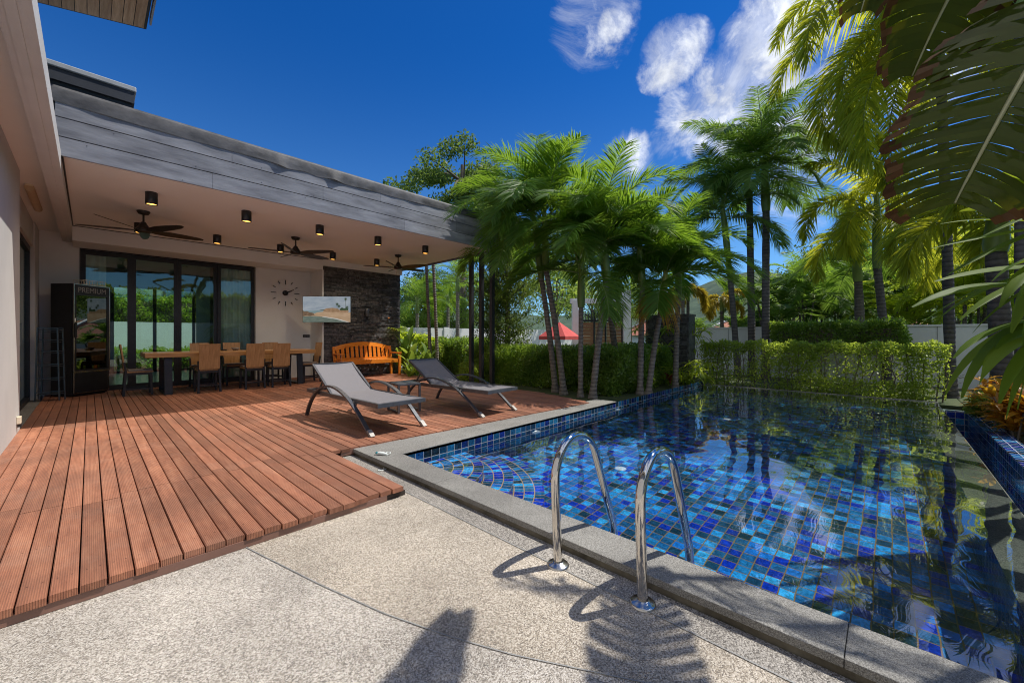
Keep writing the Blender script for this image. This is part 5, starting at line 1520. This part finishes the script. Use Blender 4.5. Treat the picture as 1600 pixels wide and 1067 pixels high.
tree('rain_tree', 'big spreading tree rising behind the terrace roof', 'tree', gd(722, 26, -.3), 12.5, (-.4, .4, 10.9), 3.9, 61, 12500, .26, 'lf_tree', .32, nclump=40, clump=.27, flat=.8)
tree('garden_tree', 'darker tree beside the big spreading one, behind the palm crowns', 'tree', gd(775, 24, -.3), 7.5, (0, 0, 7.2), 2.4, 62, 8000, .26, 'lf_tree', .2)
far = [(640, 24, 3.4, 2.1, 'lf_bright', 'pale feathery tree just right of the slate wall'), (668, 28, 4.6, 2.6, 'lf_tree', 'tall green tree behind the two slim white trunks'),
       (700, 24, 3.0, 1.9, 'lf_bright', 'light green tree in the gap left of the terrace posts'), (735, 30, 5.6, 3.0, 'lf_tree', 'green tree directly behind the terrace posts'),
       (870, 24, 5.2, 2.4, 'lf_bright', 'sunlit tree behind the crossed palm pair'), (925, 27, 4.6, 2.5, 'lf_tree', 'green tree above the white framed pavilion'),
       (985, 30, 4.6, 2.4, 'lf_bright', 'light tree between the pool palms and the hill'), (1240, 30, 5.0, 2.8, 'lf_bright', 'light tree beyond the palm clumps at the end wall'), (1290, 22, 5.2, 2.4, 'lf_tree', 'mid green tree directly behind the palm clumps of the end wall'), (1350, 26, 6.0, 2.6, 'lf_bright', 'light tree rising behind the swollen palm trunk'),
       (1400, 24, 4.6, 2.8, 'lf_bright', 'light tree behind the leaning foxtail palm'), (1500, 20, 5.4, 3.0, 'lf_bright', 'yellow green tree behind the slim foxtail trunk'), (1590, 16, 5.5, 2.8, 'lf_areca', 'yellow green tree at the right edge of the garden')]
for i, (u, d, h, r_, lf, lab) in enumerate(far):
    tree('background_tree', lab, 'tree', gd(u, d, -.3), h, (0, 0, h * .85), r_, 70 + i, 7500, .17, lf, .14, 'trees beyond the garden walls', nclump=26, clump=.4)

# dark juniper beside the posts
def juniper():
    rng = np.random.RandomState(81)
    base = gd(792, 10.6, -.12); t = thing('juniper_tree', 'dark feathery conifer behind the corner posts', 'tree', base)
    b = MB(); b.tube([(0, 0, 0), (.05, .02, 1.2), (0, 0, 4.0)], [.1, .08, .02], 9)
    qb = QB(); H = 4.25
    for k in range(150):
        z = rng.uniform(.55, H); az = rng.uniform(0, 2 * PI)
        R_ = (1.05 * math.sin(PI * min(1, (z / H) * .8 + .16)) ** .8) * rng.uniform(.55, 1.1)
        p0 = Vector((0, 0, z * .9)); p1 = Vector((R_ * math.cos(az), R_ * math.sin(az), z + R_ * .35))
        if k % 2 == 0: b.tube([p0, p0.lerp(p1, .5) + Vector((0, 0, -.03)), p1], [.018, .012, .005], 5)
        n = 130; s = rng.uniform(.3, 1.0, n)[:, None]
        P = np.array(p0)[None] * (1 - s) + np.array(p1)[None] * s + rng.normal(0, .085, (n, 3)) * (1.25 - .5 * s)
        leafcloud(qb, rng, P, .1, ratio=.22, up=.9)
    b.build('trunk', M['bark'], t); qb.build('crown', M['lf_conifer'], t)
juniper()

# two slim white stemmed palms beside the terrace, crowns above the roof
for u, lab, sd in ((668, 'slim white palm trunk nearer the slate wall, its crown hidden behind the roof edge', 91), (679, 'slim white palm trunk farther from the slate wall, its crown hidden behind the roof edge', 92)):
    b0 = gd(u + 5, 11.3, -.12); tp = at(u - 4, 372, 11.3)
    palm('slender_palm', lab, 'palm tree', 'slim white stemmed palms beside the terrace', b0, tp, tp + Vector((0, 0, .4)), .05, .04, 7, dict(MAN, L=.5, ll=.22, n=40), sd, trunk='trunk', elev=(80, 30))
for u, d, lab, sd in ((652, 17, 'short garden palm behind the white wall left of the slim trunks', 93), (700, 19, 'garden palm behind the white wall right of the slim trunks', 94), (715, 16, 'garden palm with hanging fronds left of the posts', 95)):
    palm('garden_palm', lab, 'palm tree', 'palms behind the left garden wall', gd(u, d, -.2), gd(u, d, 2.0 + .4 * (sd - 93)), gd(u, d, 2.6 + .4 * (sd - 93)), .09, .07, 12, dict(MAN, L=1.7, n=44), sd)

# canna and other broad leaves beside the slate wall
def canna(label, loc, n, seed, L=.5, w=.16, h=.55):
    rng = np.random.RandomState(seed); t = thing('canna_plant', label, 'plant', loc, 0, 'broad leaved plants beside the slate wall')
    qb = QB(); b = MB()
    for k in range(n):
        p = np.array([rng.normal(0, .16), rng.normal(0, .16), 0]); hh = h * rng.uniform(.4, 1.25)
        b.tube([tuple(p), (p[0], p[1], hh)], [.012, .008], 6)
        for j in range(4): rosette(qb, rng, p + np.array([0, 0, hh * (.45 + .18 * j)]), 1, L, w, (82, 50), 42, segs=7)
    b.build('stem', M['shaft'], t); qb.build('leaves', M['lf_canna'], t)
canna('tall broad leaved plant right against the slate wall corner', gd(640, 11.2, -.12), 9, 101, .55, .17, .75)
canna('broad leaved plant at the foot of the slim white trunks', gd(661, 10.8, -.12), 8, 102, .5, .15, .5)
canna('low broad leaved plant between the slate wall and the lounger', gd(649, 10.3, -.12), 7, 103, .4, .12, .25)
t = thing('garden_light', 'small white post light in front of the dark hedge', 'garden light', gd(722, 10.2, -.11))
b = MB(); b.lathe([(0, 0), (.035, 0), (.035, .2), (.04, .205), (.04, .235), (0, .24)], (0, 0, 0), 14); b.build('post', M['white'], t)

# slate water wall at the far left corner of the pool with plants spilling over it
t = thing('water_wall', 'dark slate water wall at the far corner of the pool with a pale end face', 'garden wall', (10.0, 3.9, -.12))
b = MB(); r2 = random.Random(9); z = 0
while z < 1.6:
    h = r2.uniform(.03, .05); y = -.42
    while y < .6:
        l = r2.uniform(.1, .3); y1 = min(y + l, .6); d = r2.uniform(0, .03)
        b.box(-.2 - d, .2, y, y1 - .002, z, z + h - .002); y = y1
    z += h
b.build('slate_face', M['stone'], t)
b = MB(); b.box(-.21, .21, -.47, -.4225, 0, 1.62); b.build('end_face', M['stone'], t)
b = MB(); b.box(-.24, .24, -.48, .62, 1.625, 1.68); b.build('cap', M['stone'], t)
def fanplant(label, loc, seed, n=9, hang=False, L=.4):
    rng = np.random.RandomState(seed); t = thing('lady_palm', label, 'plant', loc, 0, 'finger leaved plants at the slate water wall'); qb = QB(); b = MB()
    for k in range(n):
        a = rng.uniform(0, 2 * PI); l = rng.uniform(.2, .55); z = rng.uniform(.1, .5) if not hang else rng.uniform(-.35, .3)
        c = np.array([l * math.cos(a) * .9, l * math.sin(a), z]); b.tube([(0, 0, 0), tuple(c * .6 + np.array([0, 0, .1])), tuple(c)], [.008, .006, .004], 5)
        for j in range(14):
            rosette(qb, rng, c, 1, L * .8, .04, (50, -35), 70, segs=5)
    b.build('stems', M['shaft'], t); qb.build('leaves', M['lf_areca'], t)
fanplant('finger leaved plant spilling over the left of the slate water wall', at(1046, 520, 10.2), 111, 12, True)
fanplant('finger leaved plant spilling over the right of the slate water wall', at(1085, 524, 10.0), 112, 14, True)
fanplant('finger leaved plant hanging beside the thick crownshaft palm', at(1022, 530, 9.8), 113, 10, True)
fanplant('low finger leaved plant at the pool corner under the slate water wall', gd(1078, 9.6, -.1), 114, 12)
fanplant('low finger leaved plant with red young leaves beside the end pool palm', gd(1058, 9.2, -.1), 115, 8)
rng = np.random.RandomState(5); t = thing('red_plant', 'small red leaved plant by the pool corner', 'plant', gd(1046, 9.0, -.1)); qb = QB(); rosette(qb, rng, (0, 0, .12), 26, .22, .05, (80, 10)); qb.build('leaves', M['lf_red'], t)

# croton bed at the right
def croton(label, loc, seed, n=7, h=.55):
    rng = np.random.RandomState(seed); t = thing('croton', label, 'plant', loc, 0, 'orange crotons beside the overflow channel'); qb = QB(); b = MB()
    for k in range(n):
        p = np.array([rng.normal(0, .1), rng.normal(0, .1), 0]); hh = h * rng.uniform(.55, 1.1); e = p + np.array([rng.normal(0, .1), rng.normal(0, .1), hh])
        b.tube([tuple(p), tuple(e)], [.011, .008], 6)
        for j in range(5): rosette(qb, rng, p + (e - p) * (.45 + .14 * j), 5, .24, .065, (70, -5), 50)
    b.build('stem', M['bark'], t); qb.build('leaves', M['lf_croton'], t)
croton('orange croton nearest the round flowering shrub', gd(1556, 5.7, -.21), 121, 9, .55)
croton('orange croton in the middle of the bed by the channel', gd(1588, 4.9, -.21), 122, 11, .5)
croton('orange croton at the right edge of the picture by the channel', gd(1606, 4.5, -.21), 123, 10, .5)
t = thing('plant_pot', 'mottled grey ceramic pot under the crotons', 'pot', gd(1587, 5.0, -.21))
b = MB(); b.lathe([(0, 0), (.1, 0), (.14, .1), (.15, .2), (.13, .26), (.12, .26), (.12, .2), (0, .18)], (0, 0, 0), 20); b.build('pot', M['ceramic'], t)

# travellers palm: big torn leaves hanging in from the right
def banana_leaf(qb, rng, path, half, nseg=26, droop=.25, torn=.5, brown=.12, nrm=None, mrib=.02, lsc=(1, 1)):
    """path: midrib points from stalk to tip. Two halves of lateral strips, split in places, browned at the ends"""
    P = np.array([list(p) for p in bez(path[0], path[1], path[2], nseg + 1)])
    nrm = np.array(nrm if nrm is not None else (0, 0, 1), float)
    Tn = unit(np.gradient(P, axis=0)); Ln = unit(np.cross(nrm, Tn)); Nn = np.cross(Tn, Ln)
    sn_ = np.linspace(0, 1, nseg + 1)
    prof = np.sin(PI * np.clip(.1 + .84 * sn_, 0, 1)) ** .5
    for sg in (1, -1):
        wn_ = half * prof * (lsc[0] if sg > 0 else lsc[1]) * (1 + .05 * np.sin(sn_ * 23 + sg) + rng.normal(0, .012, nseg + 1))
        dn = unit(Ln * sg + Tn * (.3 + .5 * sn_ ** 2)[:, None])
        tears = rng.uniform(size=nseg + 1) < torn; lift = 0.0
        ks = np.array([0, .25, .5, .72, .88 - brown * .3, 1.0])
        for i in range(nseg):
            if tears[i]: lift = rng.normal(0, .018)
            sh = rng.uniform(.93, 1.0) if tears[i] else 1.0
            bk = 1 - brown * rng.uniform(.4, 1.7)
            rows_ = []
            for k in list(ks[:-2]) + [bk, 1.0]:
                w0 = wn_[i] * k * sh; w1 = wn_[i + 1] * k * sh
                a = P[i] + dn[i] * w0; c = P[i + 1] + dn[i + 1] * w1
                g0 = (.14 if tears[i] else 0) * k * k; g1 = (.06 if tears[i + 1] else 0) * k * k
                a, c = a + (c - a) * g0, c + (a - c) * g1
                rip = .012 * math.sin(i * 1.7 + k * 5) * k
                o_ = Nn[i] * (.03 * math.sin(k * 2.6) + lift * k + rip) - np.array([0, 0, half * droop * k ** 2])
                rows_.append((a + o_, c + o_))
            v = np.array(rows_).reshape(-1, 3); id_ = np.arange(len(rows_) * 2).reshape(-1, 2)
            q = np.stack([id_[:-1, 0], id_[:-1, 1], id_[1:, 1], id_[1:, 0]], -1)
            qb.add(v, q[:-1], 0); qb.add(v, q[-1:], 1)
    K = nseg + 1; idx = np.arange(K * 4).reshape(K, 4)
    d = unit(np.gradient(P, axis=0)); sd = unit(np.cross(nrm, d)); up = np.cross(d, sd); w = (mrib * (1 - .75 * np.linspace(0, 1, K)))[:, None]
    ring = np.stack([P + sd * w, P + up * w, P - sd * w, P - up * w], 1)
    qb.add(ring.reshape(-1, 3), np.stack([idx[:-1], np.roll(idx, -1, 1)[:-1], np.roll(idx, -1, 1)[1:], idx[1:]], -1).reshape(-1, 4), 2)
tp = thing('travellers_palm', 'big torn palm leaves with browned edges hanging in at the upper right', 'palm tree', (4.3, -1.6, -.2))
TB = Vector((4.3, -1.6, -.2))
rng = np.random.RandomState(131)
toc = lambda p: (Vector((0, 0, CAM_H)) - p).normalized()
def bleaf(path, half, nrm, **k):
    qb = QB(); banana_leaf(qb, rng, [p - TB for p in path], half, nrm=nrm, **k)
    qb.build('leaf', [M['lf_ban'], M['lf_banb'], M['midrib']], tp)
a, c, e = at(1760, -140, 1.9), at(1590, 120, 1.76), at(1492, 318, 1.68)
bleaf([a, c, e], .41, toc(c) + Vector((.1, -.1, .45)), nseg=40, droop=.05, torn=.2, lsc=(1.0, 1.0))
a, c, e = at(1640, -260, 2.3), at(1500, -60, 2.2), at(1425, 120, 2.12)
bleaf([a, c, e], .3, toc(c) + Vector((.1, -.2, .3)), nseg=26, droop=.08, torn=.5)
a, c, e = at(1470, -330, 2.4), at(1400, -170, 2.3), at(1345, 20, 2.2)
bleaf([a, c, e], .22, toc(c) + Vector((.1, -.1, .4)), nseg=22, droop=.08, torn=.5)
# leaves higher up, over the terrace edge: these throw the shadows in front
def over(gx_, gy_, h):
    return Vector((gx_, gy_, -.07)) + Vector((.5, -.31, 1.0)) * h
bleaf([over(.12, .78, 3.3), over(.55, .98, 3.6), over(1.0, 1.24, 3.4)], .13, Vector((.3, -.2, 1)), nseg=22, droop=.1, torn=.15)
bleaf([over(.85, .36, 3.1), over(1.3, .62, 3.4), over(1.66, .80, 3.2)], .2, Vector((.3, -.2, 1)), nseg=16, droop=.1, torn=.95)
b = MB()
for p in (at(1760, -140, 1.9), at(1640, -260, 2.3), at(1470, -330, 2.4), over(.12, .78, 3.3), over(.85, .36, 3.1)):
    p = p - TB; b.tube(bez((0, 0, 1.6), (p.x * .25, p.y * .25, p.z * .75), p, 9), [.04, .036, .033, .03, .028, .026, .024, .021, .018], 8)
b.build('stalk', M['rachis'], tp)
b = MB(); b.tube([(0, 0, 0), (0, .02, .9), (0, 0, 1.9)], [.15, .13, .1], 14); b.build('trunk', M['trunk_d'], tp)

# strap leaved plant close at the right edge
def straps():
    rng = np.random.RandomState(141); loc = gd(1760, 3.3, -.2); t = thing('strap_palm', 'long pleated strap leaves reaching in from the right edge', 'palm', loc); qb = QB()
    o = Vector(loc)
    def strap(p0, p1, p2, w):
        P = np.array([list(p - o) for p in bez(p0, p1, p2, 15)]); s = np.linspace(0, 1, 15)
        d = unit(np.gradient(P, axis=0)); sd = unit(np.cross(d, np.array([0, 0, 1.0])) + rng.normal(0, .25, 3)); up = np.cross(sd, d)
        wd = (w / 2 * np.sin(PI * np.clip(.2 + .8 * s, 0, .985)) ** .6)[:, None]
        v = np.stack([P - sd * wd, P - sd * wd * .5 + up * wd * .25, P, P + sd * wd * .5 + up * wd * .25, P + sd * wd], 1)
        id_ = np.arange(15 * 5).reshape(15, 5); qb.add(v.reshape(-1, 3), np.stack([id_[:-1, :-1], id_[:-1, 1:], id_[1:, 1:], id_[1:, :-1]], -1).reshape(-1, 4))
    D = lambda u, v, d: at(u, v, d)
    hub = (1665, 350)
    for (u, v, mu, mv) in ((1470, 350, 1560, 335), (1455, 388, 1550, 365), (1510, 262, 1580, 275), (1545, 268, 1600, 270), (1530, 372, 1590, 345), (1500, 330, 1570, 310), (1540, 305, 1600, 300), (1480, 430, 1560, 380)):
        d = rng.uniform(2.7, 3.0); strap(D(hub[0] + rng.normal(0, 8), hub[1] + rng.normal(0, 20), 3.0), D(mu, mv, d), D(u, v, d), .085)
    hub = (1680, 430)
    for (u, v, mu, mv) in ((1425, 480, 1540, 415), (1440, 505, 1545, 425), (1470, 495, 1560, 420), (1500, 500, 1580, 425), (1545, 470, 1600, 430), (1460, 440, 1560, 410), (1520, 520, 1590, 440)):
        d = rng.uniform(2.4, 2.8); strap(D(hub[0], hub[1] + rng.normal(0, 20), 2.9), D(mu, mv, d), D(u, v, d), .085)
    hub = (1690, 500)
    for (u, v, mu, mv) in ((1477, 618, 1520, 505), (1503, 622, 1535, 500), (1520, 580, 1560, 495), (1556, 545, 1590, 500), (1490, 560, 1545, 490), (1530, 600, 1560, 505), (1562, 630, 1590, 520), (1572, 655, 1600, 530), (1590, 640, 1610, 520), (1610, 650, 1625, 530), (1600, 600, 1620, 500)):
        d = rng.uniform(2.2, 2.6); strap(D(hub[0], hub[1] + rng.normal(0, 25), 2.7), D(mu, mv, d), D(u, v, d), .085)
    hub = (1675, 400)
    for (u, v, mu, mv) in ((1562, 480, 1600, 400), (1580, 520, 1612, 420), (1600, 540, 1625, 430), (1550, 440, 1600, 390), (1590, 470, 1630, 400)):
        d = rng.uniform(2.2, 2.6); strap(D(hub[0], hub[1], 2.6), D(mu, mv, d), D(u, v, d), .1)
    qb.build('leaves', M['lf_strap'], t)
    b = MB()
    for (u, v) in ((1665, 350), (1680, 430), (1690, 500), (1675, 400)):
        p = at(u, v, 2.8) - o; b.tube(bez((0, 0, 0), (p.x * .2, p.y * .2, p.z * .7), p, 8), [.02, .019, .018, .017, .016, .015, .013, .01], 7)
    b.build('stem', M['rachis'], t)
straps()

# ================================================================== WALLS, HOUSES AND HILL BEYOND
t = thing('garden_wall', 'low white boundary wall across the far end of the garden', 'wall', (14.2, 0, -.24))
b = MB(); b.box(-.1, .1, -7.0, 6.4, 0, 1.5); b.build('wall', M['gwall'], t)
b = MB(); b.box(-.13, .13, -7.0, 6.4, 1.501, 1.55); b.build('cap', M['gwall'], t)
for y in (-5.5, -3.2, -.9, 1.4, 3.7):
    b = MB(); b.box(-.108, -.1005, y - .006, y + .006, 0, 1.5); b.build('joint_strip', M['joint'], t)
t = thing('garden_wall', 'white boundary wall behind the dark hedge, left of the posts', 'wall', (13, 14.4, -.24))
b = MB(); b.box(-8.0, 9.0, -.1, .1, 0, 1.62); b.build('wall', M['gwall'], t)
for x in (-4.4, -2.1, .2):
    b = MB(); b.box(x - .14, x + .14, -.16, -.101, 0, 1.66); b.build('pier', M['white'], t)
t = thing('garden_wall', 'white wall of the back garden seen through the glass doors', 'wall', (1.0, 19.2, -.1))
b = MB(); b.box(-6, 5.5, -.1, .1, 0, 1.62); b.build('wall', M['white'], t)
hedge('flowering_hedge', 'orange tipped flowering hedge above the wall seen through the glass doors', -4.0, 4.0, 19.5, 20.2, .9, 2.45, 48, 900, .1, 'lf_vine', group=None, wob=.12)
hedge('flowering_hedge', 'low bushes at the foot of the wall seen through the glass doors', -2.5, 3.2, 17.9, 18.6, -.1, .55, 49, 900, .09, 'lf_vine', group=None, wob=.14)
hedge('flowering_shrub', 'orange flecked shrub seen through the glass door beside the fridge', -.55, .35, 17.0, 17.7, -.1, 1.15, 50, 1000, .09, 'lf_vine', group=None, wob=.14, cat='shrub')
t = thing('neighbour_house', 'pale green house seen through the glass doors', 'house', (2, 25, -.24))
b = MB(); b.box(-9, 7, 0, 4, 0, 9.0); b.build('wall', M['greenhouse_wall'], t)
b = MB(); b.box(-9.4, 7.4, -.5, 4.4, 9.0, 9.3); b.build('roof', M['navy'], t)
for x in (-4.2, 1.1):
    b = MB(); b.box(x - .7, x + .7, -.04, -.002, 2.4, 4.0); w_ = b.build('window', M['black'], t)
    b = MB(); b.box(x - .62, x + .62, -.05, -.041, 2.48, 3.92); b.build('pane', M['fglass'], w_)
palm('garden_palm', 'palm hanging over the back garden wall, seen through the glass doors', 'palm tree', None, (.3, 18.9, -.1), (.25, 18.9, 2.9), (.25, 18.9, 3.5), .09, .07, 12, dict(MAN, L=1.9, n=44), 150)
t = thing('garden_wall', 'tall white wall behind the camera', 'wall', (3, -6.4, -.24))
b = MB(); b.box(-12, 11, -.1, .1, 0, 2.0); b.build('wall', M['white'], t)
hedge('tall_hedge', 'tall hedge behind the camera, above the white wall', -6, 12, -7.4, -6.6, 1.2, 3.4, 53, 260, .16, 'lf_bright', group=None, wob=.2)

# white framed pavilion with wooden panels, red parasol
pv = thing('pavilion', 'white framed garden pavilion with brown timber panels behind the hedge', 'pavilion', gd(940, 16.5, -.24), AZ - R(90))
b = MB()
b.box(-1.22, -.98, -.15, .15, 0, 2.75); b.box(.86, 1.16, -.2, .2, 0, 3.15); b.box(-1.3, 1.16, -.12, .12, 2.62, 2.82)
b.build('frame', M['white'], pv)
for x0, x1 in ((-.95, -.35), (-.27, .12), (.2, .84)):
    b = MB()
    for k in range(11): b.box(x0, x1, -.03, .0, .3 + k * .14, .3 + k * .14 + .132)
    b.build('timber_panel', M['panelwood'], pv)
b = MB(); b.box(-.97, .86, -.06, .03, 1.86, 1.94)
for x in (-.98, -.32, .15, .84): b.box(x - .03, x + .03, -.07, .02, 0, 2.35)
for x in np.arange(-.9, .85, .12): b.box(x - .012, x + .012, -.02, .02, 1.94, 2.3)
b.build('panel_frame', M['black'], pv)
um = thing('garden_parasol', 'red square parasol seen between the palm trunks', 'parasol', gd(874, 15.5, -.24))
b = MB(); A_ = .82
for k in range(4):
    a0, a1 = k * PI / 2 + .9, (k + 1) * PI / 2 + .9
    p0 = (A_ * math.cos(a0), A_ * math.sin(a0), 1.26); p1 = (A_ * math.cos(a1), A_ * math.sin(a1), 1.26); q0 = (p0[0], p0[1], 1.13); q1 = (p1[0], p1[1], 1.13)
    b.add([p0, p1, (0, 0, 1.82)], [(0, 1, 2)]); b.add([q0, q1, p1, p0], [(0, 1, 2, 3)])
b.build('canopy', M['redcloth'], um)
b = MB(); b.tube([(0, 0, 0), (0, 0, 1.9)], .02, 8); b.build('pole', M['white'], um)

def red_house(label, u, d, w, dp, hw_, hr, rz, group='red roofed houses beyond the wall'):
    t = thing('red_roofed_house', label, 'house', gd(u, d, -.5), rz, group)
    b = MB(); b.box(-w, w, -dp, dp, 0, hw_); b.build('wall', M['white'], t)
    b = MB(); o = .5; r_ = w * .45
    vs = [(-w - o, -dp - o, hw_), (w + o, -dp - o, hw_), (w + o, dp + o, hw_), (-w - o, dp + o, hw_), (-r_, 0, hw_ + hr), (r_, 0, hw_ + hr)]
    b.add(vs, [(0, 1, 5, 4), (1, 2, 5), (2, 3, 4, 5), (3, 0, 4)]); b.add([(x, y, z - .02) for x, y, z in vs[:4]], [(3, 2, 1, 0)])
    rf = b.build('roof', M['roofred'], t)
    b = MB()
    for i, j in ((0, 4), (1, 5), (2, 5), (3, 4), (4, 5)): b.bar(Vector(vs[i]) + Vector((0, 0, .05)), Vector(vs[j]) + Vector((0, 0, .05)), .25, .12)
    b.build('ridge_capping', M['white'], rf)
    for x in (-.5, .5):
        b = MB(); b.box(x * w - .5, x * w + .5, -dp - .03, -dp - .002, .9, 2.0); b.build('window', M['navy'], t)
red_house('red roofed house seen left of the tall palm trunks', 1142, 38, 3.6, 3, 1.2, 1.8, R(10))
red_house('low red roofed house seen between the pool palms', 1035, 42, 3.0, 3, 1.6, 1.9, R(-10))
red_house('red roofed house right of the swollen palm trunk', 1342, 40, 4.0, 3, 1.1, 1.7, R(-25))
red_house('red roofed house behind the leaning foxtail trunk', 1405, 36, 3.4, 3, 1.3, 1.9, R(-30))

# wooded hill on the horizon
b = MB(); rng = np.random.RandomState(171); na, nr = 120, 34; rows_ = []
for i in range(na + 1):
    az = R(-50) + R(110) * i / na
    prof = 20 + 30 * math.exp(-((math.degrees(az) - 13) / 9) ** 2) + 8 * math.exp(-((math.degrees(az) + 6) / 8) ** 2) + 2 * math.sin(az * 17)
    row = []
    for j in range(nr + 1):
        r_ = 190 + 330 * j / nr
        s = j / nr; h = prof * math.sin(min(1, s * 1.25) * PI / 2) ** 1.4 * 1.25 + rng.uniform(-1.3, 1.3) * (j > 0) - 1
        row.append((r_ * math.cos(az), r_ * math.sin(az), h))
    rows_.append(row)
b.strip(rows_)
tag(b.build('hills', M['hill']), kind='structure')
